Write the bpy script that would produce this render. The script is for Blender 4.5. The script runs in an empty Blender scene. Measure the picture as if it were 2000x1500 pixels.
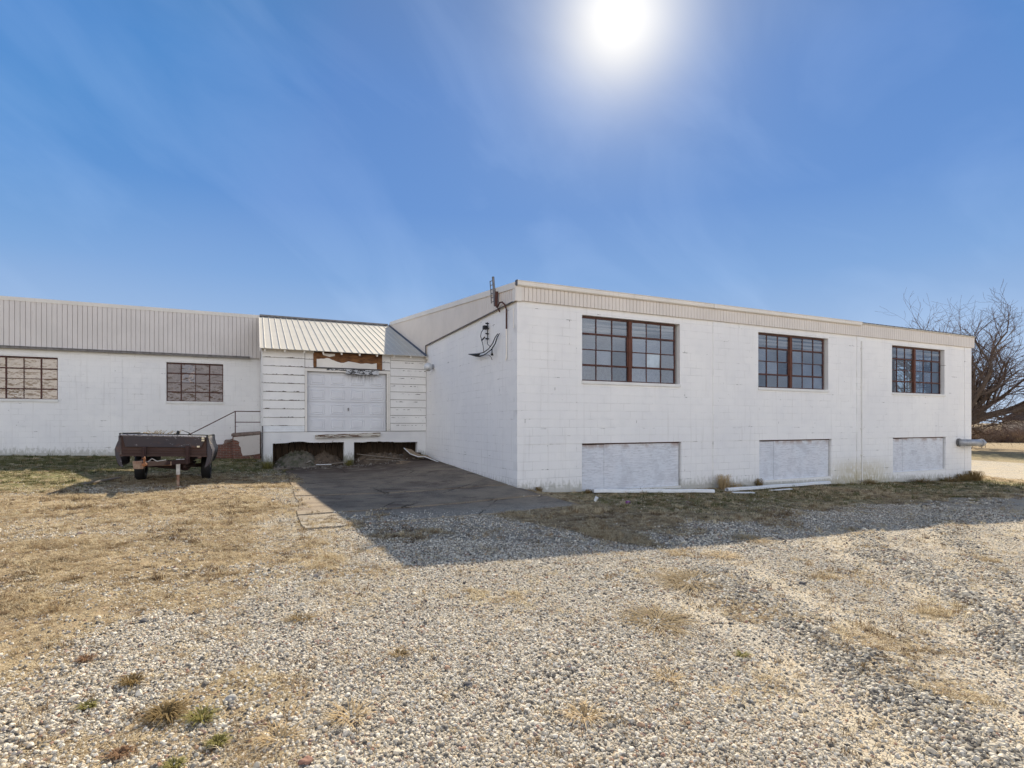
import bpy, bmesh, math, random
import numpy as np
from mathutils import Vector, Matrix, noise as mnoise
R = math.radians
random.seed(7); rng = np.random.default_rng(7)
sc = bpy.context.scene
# ------------------------------------------------------------------ camera
cam = bpy.data.cameras.new('camera'); camo = bpy.data.objects.new('camera', cam)
sc.collection.objects.link(camo); sc.camera = camo
CAM = Vector((-5.84, -12.24, 1.7)); YAW = math.atan2(.422, .906)
camo.location = CAM; camo.rotation_euler = (R(90), 0, -YAW)
cam.sensor_width = 36; cam.lens = 1073/2000*36; cam.shift_y = 76/2000
cam.clip_start = .05; cam.clip_end = 6000
# ------------------------------------------------------------------ world + sun
SUN = Vector((641, 884, 786)).normalized(); EL = math.asin(SUN.z); AZ = math.atan2(SUN.x, SUN.y)
SKY_STRENGTH = .12
world = bpy.data.worlds.new('World'); sc.world = world; world.use_nodes = True
wt = world.node_tree; wt.nodes.clear()
wo = wt.nodes.new('ShaderNodeOutputWorld'); bg = wt.nodes.new('ShaderNodeBackground')
sky = wt.nodes.new('ShaderNodeTexSky'); sky.sky_type = 'NISHITA'; sky.sun_disc = False
sky.sun_elevation = EL; sky.sun_rotation = AZ; sky.altitude = 100; sky.air_density = 1.0; sky.dust_density = .55; sky.ozone_density = 2.6
tc = wt.nodes.new('ShaderNodeTexCoord')
def wn(t, **k):
    n = wt.nodes.new(t)
    for a, b in k.items(): setattr(n, a, b)
    return n
def wmath(op, a, b=None, c=None):
    n = wn('ShaderNodeMath', operation=op)
    for i, v in enumerate((a, b, c)):
        if v is None: continue
        if isinstance(v, (int, float)): n.inputs[i].default_value = v
        else: wt.links.new(v, n.inputs[i])
    return n.outputs[0]
nrm = wn('ShaderNodeVectorMath', operation='NORMALIZE'); wt.links.new(tc.outputs['Generated'], nrm.inputs[0])
dp = wn('ShaderNodeVectorMath', operation='DOT_PRODUCT'); wt.links.new(nrm.outputs[0], dp.inputs[0]); dp.inputs[1].default_value = SUN
ang = wmath('MULTIPLY', wmath('ARCCOSINE', wmath('MINIMUM', dp.outputs['Value'], .999999)), 57.2958)
# glare of the sun itself and its aureole in the hazy air (K turns wanted display radiance into socket units)
K = 1/(SKY_STRENGTH*2**.75)
halo = wmath('DIVIDE', 1.0, wmath('ADD', 1.0, wmath('POWER', wmath('DIVIDE', ang, 5.0), 2.7)))
core = wmath('MULTIPLY', wmath('EXPONENT', wmath('MULTIPLY', wmath('POWER', wmath('DIVIDE', ang, 2.2), 2.0), -1)), .15*K)
sep = wn('ShaderNodeSeparateXYZ'); wt.links.new(nrm.outputs[0], sep.inputs[0])
elev = wmath('DIVIDE', wmath('MULTIPLY', wmath('ARCSINE', sep.outputs[2]), 57.2958), 90)
gr = wn('ShaderNodeValToRGB'); wt.links.new(elev, gr.inputs[0]); e_ = gr.color_ramp.elements
stops = [(0, (.50, .63, .82)), (.09, (.34, .51, .79)), (.155, (.20, .39, .74)), (.23, (.105, .28, .665)), (.34, (.066, .225, .60)), (.46, (.06, .18, .46)), (.58, (.06, .11, .20)), (1, (.05, .085, .14))]
while len(e_) < len(stops): e_.new(.5)
for k_, (p_, c_) in zip(e_, stops): k_.position = p_; k_.color = c_+(1,)
# low sky behind the camera brightened, added as fill for the shaded walls
dv_ = wn('ShaderNodeVectorMath', operation='DOT_PRODUCT'); wt.links.new(nrm.outputs[0], dv_.inputs[0]); dv_.inputs[1].default_value = (-.422, -.906, 0)
mr = wn('ShaderNodeMapRange', interpolation_type='SMOOTHSTEP'); wt.links.new(dv_.outputs['Value'], mr.inputs[0]); mr.inputs[1].default_value = -.05; mr.inputs[2].default_value = .75
rear_fill = wn('ShaderNodeMix', data_type='RGBA'); mr2 = wn('ShaderNodeMapRange', interpolation_type='SMOOTHSTEP'); wt.links.new(elev, mr2.inputs[0]); mr2.inputs[1].default_value = .12; mr2.inputs[2].default_value = .50; mr2.inputs[3].default_value = 1; mr2.inputs[4].default_value = .04
wt.links.new(wmath('MULTIPLY', wmath('MULTIPLY', mr.outputs[0], mr2.outputs[0]), .95), rear_fill.inputs[0]); wt.links.new(gr.outputs[0], rear_fill.inputs[6]); rear_fill.inputs[7].default_value = (2.05, 2.02, 2.04, 1)
gs = wn('ShaderNodeVectorMath', operation='SCALE'); wt.links.new(rear_fill.outputs[2], gs.inputs[0]); gs.inputs['Scale'].default_value = K
# faint cirrus
def wdot(v):
    n = wn('ShaderNodeVectorMath', operation='DOT_PRODUCT'); wt.links.new(nrm.outputs[0], n.inputs[0]); n.inputs[1].default_value = v; return n.outputs['Value']
r0 = Vector((.906, -.422, 0)); st = R(38)
mp = wn('ShaderNodeCombineXYZ'); wt.links.new(wmath('MULTIPLY', wdot(r0*math.cos(st)-Vector((0, 0, math.sin(st)))), 1.7), mp.inputs[0]); wt.links.new(wmath('MULTIPLY', wdot(r0*math.sin(st)+Vector((0, 0, math.cos(st)))), 3.6), mp.inputs[1])
cn = wn('ShaderNodeTexNoise'); wt.links.new(mp.outputs[0], cn.inputs['Vector']); cn.inputs['Scale'].default_value = 1.9; cn.inputs['Detail'].default_value = 7; cn.inputs['Roughness'].default_value = .52; cn.inputs['Distortion'].default_value = .5
cir = wmath('MULTIPLY', wmath('MAXIMUM', wmath('SUBTRACT', cn.outputs['Fac'], .47), 0), .24*K)
hs = wn('ShaderNodeHueSaturation'); hs.inputs['Saturation'].default_value = 1.05; hs.inputs['Value'].default_value = 1.0
nm_ = wn('ShaderNodeVectorMath', operation='MINIMUM'); wt.links.new(sky.outputs[0], nm_.inputs[0]); nm_.inputs[1].default_value = (.6*K, .6*K, .6*K)
sm_ = wn('ShaderNodeMix', data_type='RGBA'); sm_.inputs[0].default_value = .12; wt.links.new(gs.outputs[0], sm_.inputs[6]); wt.links.new(nm_.outputs[0], sm_.inputs[7])
wt.links.new(sm_.outputs[2], hs.inputs['Color'])
gm = wn('ShaderNodeMix', data_type='RGBA'); wt.links.new(halo, gm.inputs[0]); wt.links.new(hs.outputs[0], gm.inputs[6]); gm.inputs[7].default_value = (.99*K, .98*K, .97*K, 1)
gc = wn('ShaderNodeMix', data_type='RGBA', blend_type='ADD'); gc.inputs[0].default_value = 1.0
gl = wn('ShaderNodeVectorMath', operation='SCALE'); gl.inputs[0].default_value = (1, .97, .93); wt.links.new(core, gl.inputs['Scale'])
wt.links.new(gm.outputs[2], gc.inputs[6]); wt.links.new(gl.outputs[0], gc.inputs[7])
cc = wn('ShaderNodeMix', data_type='RGBA', blend_type='ADD'); cc.inputs[0].default_value = 1.0
cl = wn('ShaderNodeVectorMath', operation='SCALE'); cl.inputs[0].default_value = (.9, .95, 1.0); wt.links.new(cir, cl.inputs['Scale'])
wt.links.new(gc.outputs[2], cc.inputs[6]); wt.links.new(cl.outputs[0], cc.inputs[7])
wt.links.new(cc.outputs[2], bg.inputs[0]); bg.inputs[1].default_value = SKY_STRENGTH
wt.links.new(bg.outputs[0], wo.inputs[0])
sl = bpy.data.lights.new('sun', 'SUN'); sl.energy = 4.9; sl.angle = R(.5); sl.color = (1, .885, .70)
slo = bpy.data.objects.new('sun', sl); sc.collection.objects.link(slo)
slo.rotation_euler = SUN.to_track_quat('Z', 'Y').to_euler(); slo.location = (0, 0, 30)
sc.view_settings.view_transform = 'Standard'; sc.view_settings.look = 'None'; sc.view_settings.gamma = 1
sc.view_settings.exposure = .75
sc.cycles.transparent_max_bounces = 24; sc.cycles.max_bounces = 8

# ------------------------------------------------------------------ node helper
class NT:
    def __init__(s, name):
        s.m = bpy.data.materials.new(name); s.m.use_nodes = True
        s.t = s.m.node_tree; s.t.nodes.clear(); s.out = s.t.nodes.new('ShaderNodeOutputMaterial')
        s._pos = None
    def n(s, typ, **k):
        x = s.t.nodes.new(typ)
        for a, b in k.items(): setattr(x, a, b)
        return x
    def put(s, sock, v):
        if v is None: return
        if isinstance(v, (int, float)):
            sock.default_value = v if not hasattr(sock.default_value, '__len__') else (v,)*len(sock.default_value)
        elif isinstance(v, (tuple, list)):
            v = tuple(v)
            if len(sock.default_value) == 4 and len(v) == 3: v = v+(1,)
            sock.default_value = v
        else: s.t.links.new(v, sock)
    def math(s, op, a, b=None, c=None, clamp=False):
        x = s.n('ShaderNodeMath', operation=op); x.use_clamp = clamp
        for i, v in enumerate((a, b, c)): s.put(x.inputs[i], v)
        return x.outputs[0]
    def mul(s, a, b): return s.math('MULTIPLY', a, b)
    def add(s, a, b): return s.math('ADD', a, b)
    def sub(s, a, b): return s.math('SUBTRACT', a, b)
    def mix(s, f, a, b, mode='MIX'):
        x = s.n('ShaderNodeMix', data_type='RGBA', blend_type=mode); s.put(x.inputs[0], f); s.put(x.inputs[6], a); s.put(x.inputs[7], b)
        return x.outputs[2]
    def pos(s):
        if s._pos is None: s._pos = s.n('ShaderNodeNewGeometry').outputs['Position']
        return s._pos
    def xyz(s, v=None):
        x = s.n('ShaderNodeSeparateXYZ'); s.put(x.inputs[0], v if v is not None else s.pos()); return x.outputs
    def comb(s, x, y, z):
        c = s.n('ShaderNodeCombineXYZ')
        for i, v in enumerate((x, y, z)): s.put(c.inputs[i], v)
        return c.outputs[0]
    def vscale(s, v, sx, sy, sz):
        x = s.n('ShaderNodeVectorMath', operation='MULTIPLY'); s.put(x.inputs[0], v if v is not None else s.pos()); x.inputs[1].default_value = (sx, sy, sz); return x.outputs[0]
    def noise(s, scale, detail=3, rough=.55, vec=None, dist=0, color=False):
        x = s.n('ShaderNodeTexNoise'); s.put(x.inputs['Vector'], vec if vec is not None else s.pos())
        x.inputs['Scale'].default_value = scale; x.inputs['Detail'].default_value = detail; x.inputs['Roughness'].default_value = rough; x.inputs['Distortion'].default_value = dist
        return x.outputs['Color' if color else 'Fac']
    def vor(s, scale, vec=None, feature='F1', out='Distance', rand=1):
        x = s.n('ShaderNodeTexVoronoi', feature=feature); s.put(x.inputs['Vector'], vec if vec is not None else s.pos()); x.inputs['Scale'].default_value = scale
        x.inputs['Randomness'].default_value = rand
        return x.outputs[out]
    def ss(s, v, a, b):       # smoothstep from a to b
        x = s.n('ShaderNodeMapRange', interpolation_type='SMOOTHSTEP'); s.put(x.inputs[0], v)
        if a <= b: x.inputs[1].default_value = a; x.inputs[2].default_value = b
        else: x.inputs[1].default_value = b; x.inputs[2].default_value = a; x.inputs[3].default_value = 1; x.inputs[4].default_value = 0
        return x.outputs[0]
    def ramp(s, v, pts, interp='LINEAR'):
        x = s.n('ShaderNodeValToRGB'); x.color_ramp.interpolation = interp; s.put(x.inputs[0], v)
        e = x.color_ramp.elements
        while len(e) < len(pts): e.new(.5)
        for k, (p, c) in zip(e, pts): k.position = p; k.color = tuple(c)+(1,)
        return x.outputs[0]
    def attr(s, name, out='Fac', kind='GEOMETRY'):
        x = s.n('ShaderNodeAttribute'); x.attribute_name = name; x.attribute_type = kind; return x.outputs[out]
    def rnd(s): return s.n('ShaderNodeObjectInfo').outputs['Random']
    def bump(s, h, strength=.5, dist=.01, nrm=None):
        x = s.n('ShaderNodeBump'); x.inputs['Strength'].default_value = strength; x.inputs['Distance'].default_value = dist; s.put(x.inputs['Height'], h); s.put(x.inputs['Normal'], nrm)
        return x.outputs[0]
    def pbr(s, col, rough=.7, nrm=None, metal=0, spec=.4, **k):
        x = s.n('ShaderNodeBsdfPrincipled'); s.put(x.inputs['Base Color'], col); s.put(x.inputs['Roughness'], rough); s.put(x.inputs['Normal'], nrm)
        s.put(x.inputs['Metallic'], metal); s.put(x.inputs['Specular IOR Level'], spec)
        for a, b in k.items(): s.put(x.inputs[a], b)
        return x.outputs[0]
    def done(s, sh): s.t.links.new(sh, s.out.inputs[0]); return s.m

def simple(name, col, rough=.7, var=.15, scale=6, bump=.2, bscale=40, metal=0, col2=None, spec=.4, stretch=(1, 1, 1)):
    t = NT(name); v = t.vscale(None, *stretch)
    f = t.noise(scale, 5, .6, v); c2 = col2 or tuple(c*(1-var*2) for c in col)
    c = t.mix(t.ss(f, .35, .68), col, c2)
    return t.done(t.pbr(c, rough, t.bump(t.noise(bscale, 3, .6, v), bump, .004), metal, spec))

ZB = 1.155      # one of the bed joints
def block_paint(name, axis):
    t = NT(name); X, Y, Z = t.xyz()
    U = X if axis == 'x' else Y
    wob = t.mul(t.sub(t.noise(2.2, 2), .5), .012)
    v = t.comb(U, t.add(t.sub(Z, ZB-.2135*20), wob), 0)
    br = t.n('ShaderNodeTexBrick'); t.put(br.inputs['Vector'], v)
    br.inputs['Scale'].default_value = 1; br.inputs['Brick Width'].default_value = .428; br.inputs['Row Height'].default_value = .2135
    br.inputs['Mortar Size'].default_value = .0075; br.inputs['Mortar Smooth'].default_value = .35
    br.inputs['Color1'].default_value = (0, 0, 0, 1); br.inputs['Color2'].default_value = (1, 1, 1, 1); br.inputs['Mortar'].default_value = (.5, .5, .5, 1)
    J = br.outputs['Fac']; per = br.outputs['Color']
    big = t.noise(.45, 3, .5); mid = t.noise(2.1, 4, .6); fine = t.noise(34, 4, .7)
    base = t.mix(t.ss(big, .3, .7), (.88, .87, .85), (.82, .815, .81))
    base = t.mix(t.mul(t.ss(mid, .45, .75), .30), base, (.70, .70, .71))
    sep = t.n('ShaderNodeSeparateColor'); t.put(sep.inputs[0], per)
    base = t.mix(t.mul(sep.outputs[0], .07), base, (.66, .66, .66))
    # rainwater streaks
    st = t.noise(3.0, 4, .6, t.comb(t.mul(U, 3.2), 0, t.mul(Z, .16)))
    base = t.mix(t.mul(t.ss(st, .54, .74), .30), base, (.58, .56, .53))
    # open joints, clearer low on the wall
    low = t.ss(Z, 1.6, .1)
    jm = t.mul(J, t.add(t.mul(t.ss(t.noise(1.7, 3), .46, .66), .55), t.mul(low, .28)))
    base = t.mix(t.math('MULTIPLY', jm, .6, clamp=True), base, (.42, .41, .39))
    # open cracks along a few bed joints, with paint gone
    cr = t.mul(J, t.ss(t.noise(1.1, 5, .7, t.comb(t.mul(U, 1.4), 0, t.mul(Z, 4.5))), .60, .66))
    base = t.mix(cr, base, (.16, .145, .13))
    # chips
    near = t.ss(t.noise(.8, 2), .45, .62)
    if axis == 'x': near = t.math('MAXIMUM', near, t.mul(t.ss(t.math('ABSOLUTE', t.sub(X, 6.66)), .34, .22), 1.6))
    ch = t.mul(t.ss(t.noise(9, 5, .75), .68, .705), t.math('MINIMUM', near, 1))
    for zl, ph in (((1.16, 0), (1.552, 5)) if axis == 'x' else ((.80, 2), (2.0, 8))):
        ln = t.mul(t.ss(t.math('ABSOLUTE', t.sub(t.add(Z, t.mul(t.sub(t.noise(6, 3), .5), .012)), zl)), .013, .004), t.ss(t.noise(1.5, 5, .7, t.comb(t.add(U, ph), 0, 0)), .52, .66)); ch = t.math('MAXIMUM', ch, t.mul(ln, .7))
    base = t.mix(ch, base, (.25, .235, .22))
    # splash dirt and algae above the ground
    zg = t.add(t.mul(X, -.0274), t.mul(Y, .010))
    h = t.sub(Z, zg)
    dn = t.noise(5, 5, .7, t.comb(t.mul(U, 2.5), 0, t.mul(Z, .9)))
    dirt = t.ss(t.sub(h, t.mul(t.sub(dn, .42), .9)), .22, -.05)
    base = t.mix(t.mul(dirt, .62), base, t.mix(t.noise(3, 2), (.25, .26, .19), (.36, .34, .30)))
    # ochre rust-water stains low down near the drain pipe
    ye = t.mul(t.mul(t.ss(t.math('ABSOLUTE', t.sub(X, 13.3)), 2.4, .5), t.ss(h, 1.0, .35)), t.ss(dn, .3, .55))
    if axis == 'x': base = t.mix(t.mul(ye, .55), base, (.46, .38, .17))
    bh = t.add(t.add(t.mul(J, -.9), t.mul(fine, .25)), t.mul(t.noise(9, 3), .25))
    return t.done(t.pbr(base, .62, t.bump(bh, .55, .006), spec=.3))

def ribbed(name, col, rough=.5):
    t = NT(name); f = t.noise(1.2, 4, .6); st = t.noise(4, 4, .6, t.vscale(None, 5, 5, .5))
    c = t.mix(t.mul(t.ss(f, .35, .7), .35), col, tuple(k*.8 for k in col))
    c = t.mix(t.mul(t.ss(st, .55, .8), .35), c, (.40, .34, .30))
    return t.done(t.pbr(c, rough, t.bump(t.noise(8, 3), .1, .01), spec=.4))

def peel_paint(name, base_col=(.83, .82, .79), under=(.10, .075, .055), amount=.655, stretch=(1.2, 1.2, 6), rough=.6):
    t = NT(name); v = t.vscale(None, *stretch)
    m = t.ss(t.noise(3.2, 6, .72, v), amount, amount+.02)
    g = t.mix(t.ss(t.noise(1.1, 4), .35, .7), base_col, tuple(k*.88 for k in base_col))
    g = t.mix(t.mul(t.ss(t.noise(5, 5, .7, t.vscale(None, 6, 6, .6)), .55, .78), .25), g, (.5, .48, .45))
    u = t.mix(t.noise(20, 3), under, tuple(k*2.2 for k in under))
    return t.done(t.pbr(t.mix(m, g, u), rough, t.bump(t.add(t.mul(m, -1), t.mul(t.noise(30, 3, .6, v), .3)), .5, .004)))

def wood(name, a, b, rough=.85, axis='x', sc_=1.0):
    t = NT(name); s = {'x': (1, 14, 14), 'y': (14, 1, 14), 'z': (14, 14, 1)}[axis]
    f = t.noise(2.2*sc_, 6, .65, t.vscale(None, *s)); g = t.noise(1.5, 3)
    c = t.mix(t.ss(f, .3, .7), a, b); c = t.mix(t.mul(t.ss(g, .45, .7), .4), c, tuple(k*.5 for k in a))
    return t.done(t.pbr(c, rough, t.bump(f, .5, .006)))

M = {}
M['block_x'] = block_paint('painted_block_front', 'x'); M['block_y'] = block_paint('painted_block_side', 'y')
M['trim'] = ribbed('ribbed_steel_beige', (.74, .68, .615)); M['trim_left'] = ribbed('ribbed_steel_grey', (.70, .655, .62))
M['trim_white'] = ribbed('trim_white', (.76, .72, .66)); M['gutter'] = ribbed('gutter_white', (.80, .76, .70), .4)
M['darkmetal'] = simple('dark_gutter', (.10, .095, .10), .5, .2, 5)
M['roofmetal'] = ribbed('roof_metal', (.60, .565, .49), .5)
M['interior'] = simple('interior_plaster', (.55, .54, .50), .9)
M['floor_in'] = simple('interior_floor', (.30, .28, .26), .8)
M['dark_in'] = simple('crawl_space_boards', (.13, .09, .062), .9, .25, 3, stretch=(7, 7, 1))
M['rust'] = simple('rusty_steel_sash', (.11, .045, .035), .75, .25, 14, .3, 60, col2=(.06, .028, .022))
M['rustbright'] = simple('rusty_mullion', (.15, .055, .035), .8, .25, 12, .3, 60, col2=(.07, .032, .022), stretch=(3, 3, .6))
M['sillwhite'] = peel_paint('sill_paint', (.80, .79, .76), (.35, .32, .28), .66, (2, 2, 6))
def mat_siding():
    t = NT('siding_paint'); X, Y, Zz = t.xyz(); v = t.vscale(None, 1.3, 1.3, 5)
    g = t.mix(t.ss(t.noise(1.1, 4), .35, .7), (.84, .83, .80), (.75, .74, .72))
    g = t.mix(t.mul(t.ss(t.noise(5, 5, .7, t.vscale(None, 6, 6, .6)), .55, .78), .3), g, (.5, .48, .45))
    fr = t.math('FRACT', t.math('DIVIDE', t.sub(Zz, 1.60), .29))
    edge = t.add(t.ss(fr, .20, .0), t.mul(t.ss(X, -3.9, -4.3), .12))
    m = t.ss(t.add(t.noise(4.2, 5, .72, v), t.mul(edge, .20)), .74, .76)
    m = t.math('MAXIMUM', m, t.ss(t.noise(3.2, 6, .72, v), .69, .71))
    u = t.mix(t.noise(20, 3), (.05, .045, .04), (.16, .13, .10))
    return t.done(t.pbr(t.mix(m, g, u), .6, t.bump(t.add(t.mul(m, -1), t.mul(t.noise(30, 3, .6, v), .3)), .5, .004)))
M['siding'] = mat_siding()
M['whitewood'] = peel_paint('trim_paint', (.83, .80, .74), (.20, .12, .07), .65, (3, 3, 3))
def mat_found():
    t = NT('foundation_paint'); X, Y, Zz = t.xyz()
    g = t.mix(t.ss(t.noise(1.1, 4), .35, .7), (.80, .80, .79), (.70, .70, .70)); m = t.ss(t.noise(6, 6, .72), .66, .69)
    g = t.mix(m, g, (.30, .27, .24)); n = t.noise(5, 5, .7, t.vscale(None, 4, 4, 1.1))
    g = t.mix(t.mul(t.ss(t.sub(Zz, t.mul(n, .9)), .28, -.12), .85), g, t.mix(t.noise(4, 2), (.10, .12, .06), (.22, .20, .15)))
    return t.done(t.pbr(g, .7, t.bump(t.noise(20, 4), .4, .006)))
M['found'] = mat_found()
M['plasticwhite'] = simple('white_vinyl', (.80, .82, .83), .35, .05)
M['door'] = None
M['black'] = simple('black_rubber', (.018, .018, .02), .6, .2)
M['wire'] = simple('black_cable', (.02, .019, .02), .55, .2)
M['galv'] = simple('grey_galvanised', (.42, .43, .45), .45, .12, metal=.3)
M['greymetal'] = simple('weathered_grey_metal', (.22, .21, .21), .55, .2, metal=.4)
M['brick'] = None

def mat_door():
    t = NT('door_paint'); X, Y, Z = t.xyz()
    c = t.mix(t.ss(t.noise(1.3, 4), .35, .7), (.74, .755, .78), (.68, .69, .72))
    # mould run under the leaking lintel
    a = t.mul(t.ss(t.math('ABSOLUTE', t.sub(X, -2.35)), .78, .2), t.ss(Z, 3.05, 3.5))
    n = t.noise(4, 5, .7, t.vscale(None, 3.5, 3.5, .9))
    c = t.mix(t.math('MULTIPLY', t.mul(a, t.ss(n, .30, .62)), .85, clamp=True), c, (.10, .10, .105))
    return t.done(t.pbr(c, .45, t.bump(t.noise(60, 2), .08, .002)))
M['door'] = mat_door()

def mat_plywood():
    t = NT('weathered_plywood_white'); X, Y, Z = t.xyz()
    w = t.n('ShaderNodeTexWave', wave_type='BANDS', bands_direction='Z'); t.put(w.inputs['Vector'], t.vscale(None, .35, 1, 1.6))
    w.inputs['Scale'].default_value = 2.6; w.inputs['Distortion'].default_value = 14; w.inputs['Detail'].default_value = 3; w.inputs['Detail Scale'].default_value = .8
    g = t.noise(1.2, 4, .6)
    c = t.mix(t.mul(t.mul(t.ss(w.outputs['Fac'], .2, 1.0), t.ss(t.noise(1.7, 3), .35, .65)), .42), (.70, .73, .78), (.46, .48, .53))
    c = t.mix(t.mul(t.ss(t.noise(14, 5, .75, t.vscale(None, .7, 1, 2.2)), .5, .7), .35), c, (.50, .52, .57))
    c = t.mix(t.mul(t.ss(g, .4, .65), .5), c, (.74, .74, .77))
    f = t.noise(6, 5, .7, t.vscale(None, 1, 1, 7))
    c = t.mix(t.mul(t.ss(f, .50, .66), .6), c, (.40, .41, .44)); c = t.mix(t.mul(t.ss(t.noise(2.6, 5, .7), .48, .62), .45), c, (.50, .51, .55)); c = t.mix(t.mul(t.ss(Z, .95, 1.12), t.ss(t.noise(3, 4), .4, .6)), c, (.42, .36, .35))
    return t.done(t.pbr(c, .75, t.bump(w.outputs['Fac'], .25, .004)))
M['ply'] = mat_plywood()

def mat_glass(name, tint, dust, see, gloss=.2, warp=.015, tan=None):
    t = NT(name); X, Y, Z = t.xyz()
    nb = t.bump(t.add(t.noise(3.5, 2, .5, t.vscale(None, 1, 1, 1.6)), t.mul(t.noise(11, 2), .1)), warp*4, .12)
    gl = t.n('ShaderNodeBsdfGlossy'); t.put(gl.inputs['Color'], tint); gl.inputs['Roughness'].default_value = .03; t.put(gl.inputs['Normal'], nb)
    df = t.n('ShaderNodeBsdfDiffuse'); 
    d = t.mix(t.ss(t.noise(1.8, 4, .6), .35, .7), dust, tuple(k*.6 for k in dust))
    st_ = t.ss(t.noise(2.4, 4, .6, t.vscale(None, .12, 1, 7)), .42, .6); d = t.mix(t.mul(t.mul(t.ss(Z, 3.75, 4.25), st_), .75), d, (.42, .44, .47)) if tan is None else d  # pale streaks paint reflected blinds and ceiling into the upper panes
    if tan: d = t.mix(t.ss(t.noise(2.5, 4, .6, None, 1.5), .52, .56), d, tan)  # warped reflections painted into the pane colour of the left wing
    t.put(df.inputs['Color'], d)
    tr = t.n('ShaderNodeBsdfTransparent'); t.put(tr.inputs['Color'], (.82, .88, .9))
    m1 = t.n('ShaderNodeMixShader'); t.put(m1.inputs[0], see); t.t.links.new(df.outputs[0], m1.inputs[1]); t.t.links.new(tr.outputs[0], m1.inputs[2])
    m2 = t.n('ShaderNodeMixShader'); m2.inputs[0].default_value = gloss; t.t.links.new(m1.outputs[0], m2.inputs[1]); t.t.links.new(gl.outputs[0], m2.inputs[2])
    return t.done(m2.outputs[0])
M['glass'] = mat_glass('dusty_window_glass', (.85, .9, .95), (.085, .12, .19), .40, .13, .012)
M['glass_b'] = mat_glass('dusty_window_glass_dark', (.8, .88, .97), (.045, .07, .12), .45, .11, .016)
M['glass_c'] = mat_glass('dusty_window_glass_light', (.85, .92, 1), (.14, .175, .25), .35, .14, .02)
M['glass_pale'] = mat_glass('pale_replacement_pane', (.9, .95, 1), (.42, .50, .56), .05, .12)
M['glass_clear'] = mat_glass('clear_window_glass', (.9, .95, 1), (.3, .33, .36), .85, .08)
M['glass_brown'] = mat_glass('brown_backed_glass', (.8, .75, .75), (.085, .065, .065), .0, .10, .03, (.13, .105, .10))
M['glass_tan'] = mat_glass('tan_painted_reflection_glass', (.9, .82, .72), (.36, .31, .275), .0, .16, .05, (.30, .26, .22))
M['glass_brown_b'] = mat_glass('brown_backed_glass_dark', (.75, .75, .8), (.055, .045, .055), .0, .13, .05, (.20, .13, .09))
M['glass_tan_b'] = mat_glass('tan_painted_reflection_glass_dark', (.9, .84, .76), (.22, .19, .18), .0, .2, .09, (.10, .085, .08))
M['blind'] = simple('dusty_ceiling_sheet', (.62, .62, .60), .8, .15, 3, stretch=(.2, 1, 9))

def mat_brick():
    t = NT('old_red_brick'); X, Y, Z = t.xyz()
    br = t.n('ShaderNodeTexBrick'); t.put(br.inputs['Vector'], t.comb(t.add(X, Y), Z, 0)); br.inputs['Scale'].default_value = 1
    br.inputs['Brick Width'].default_value = .21; br.inputs['Row Height'].default_value = .07; br.inputs['Mortar Size'].default_value = .006
    t.put(br.inputs['Color1'], (.20, .075, .05)); t.put(br.inputs['Color2'], (.13, .06, .045)); t.put(br.inputs['Mortar'], (.24, .21, .18))
    c = t.mix(t.mul(t.ss(t.noise(4, 4), .45, .7), .5), br.outputs['Color'], (.09, .06, .05))
    return t.done(t.pbr(c, .9, t.bump(t.add(t.mul(br.outputs['Fac'], -1), t.mul(t.noise(30, 3), .4)), .6, .006)))
M['brick'] = mat_brick()
M['stucco'] = peel_paint('flaking_stucco', (.66, .61, .57), (.28, .22, .18), .62, (2, 2, 3))
M['conc'] = simple('old_concrete_cap', (.25, .19, .16), .9, .2, 8)

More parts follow.
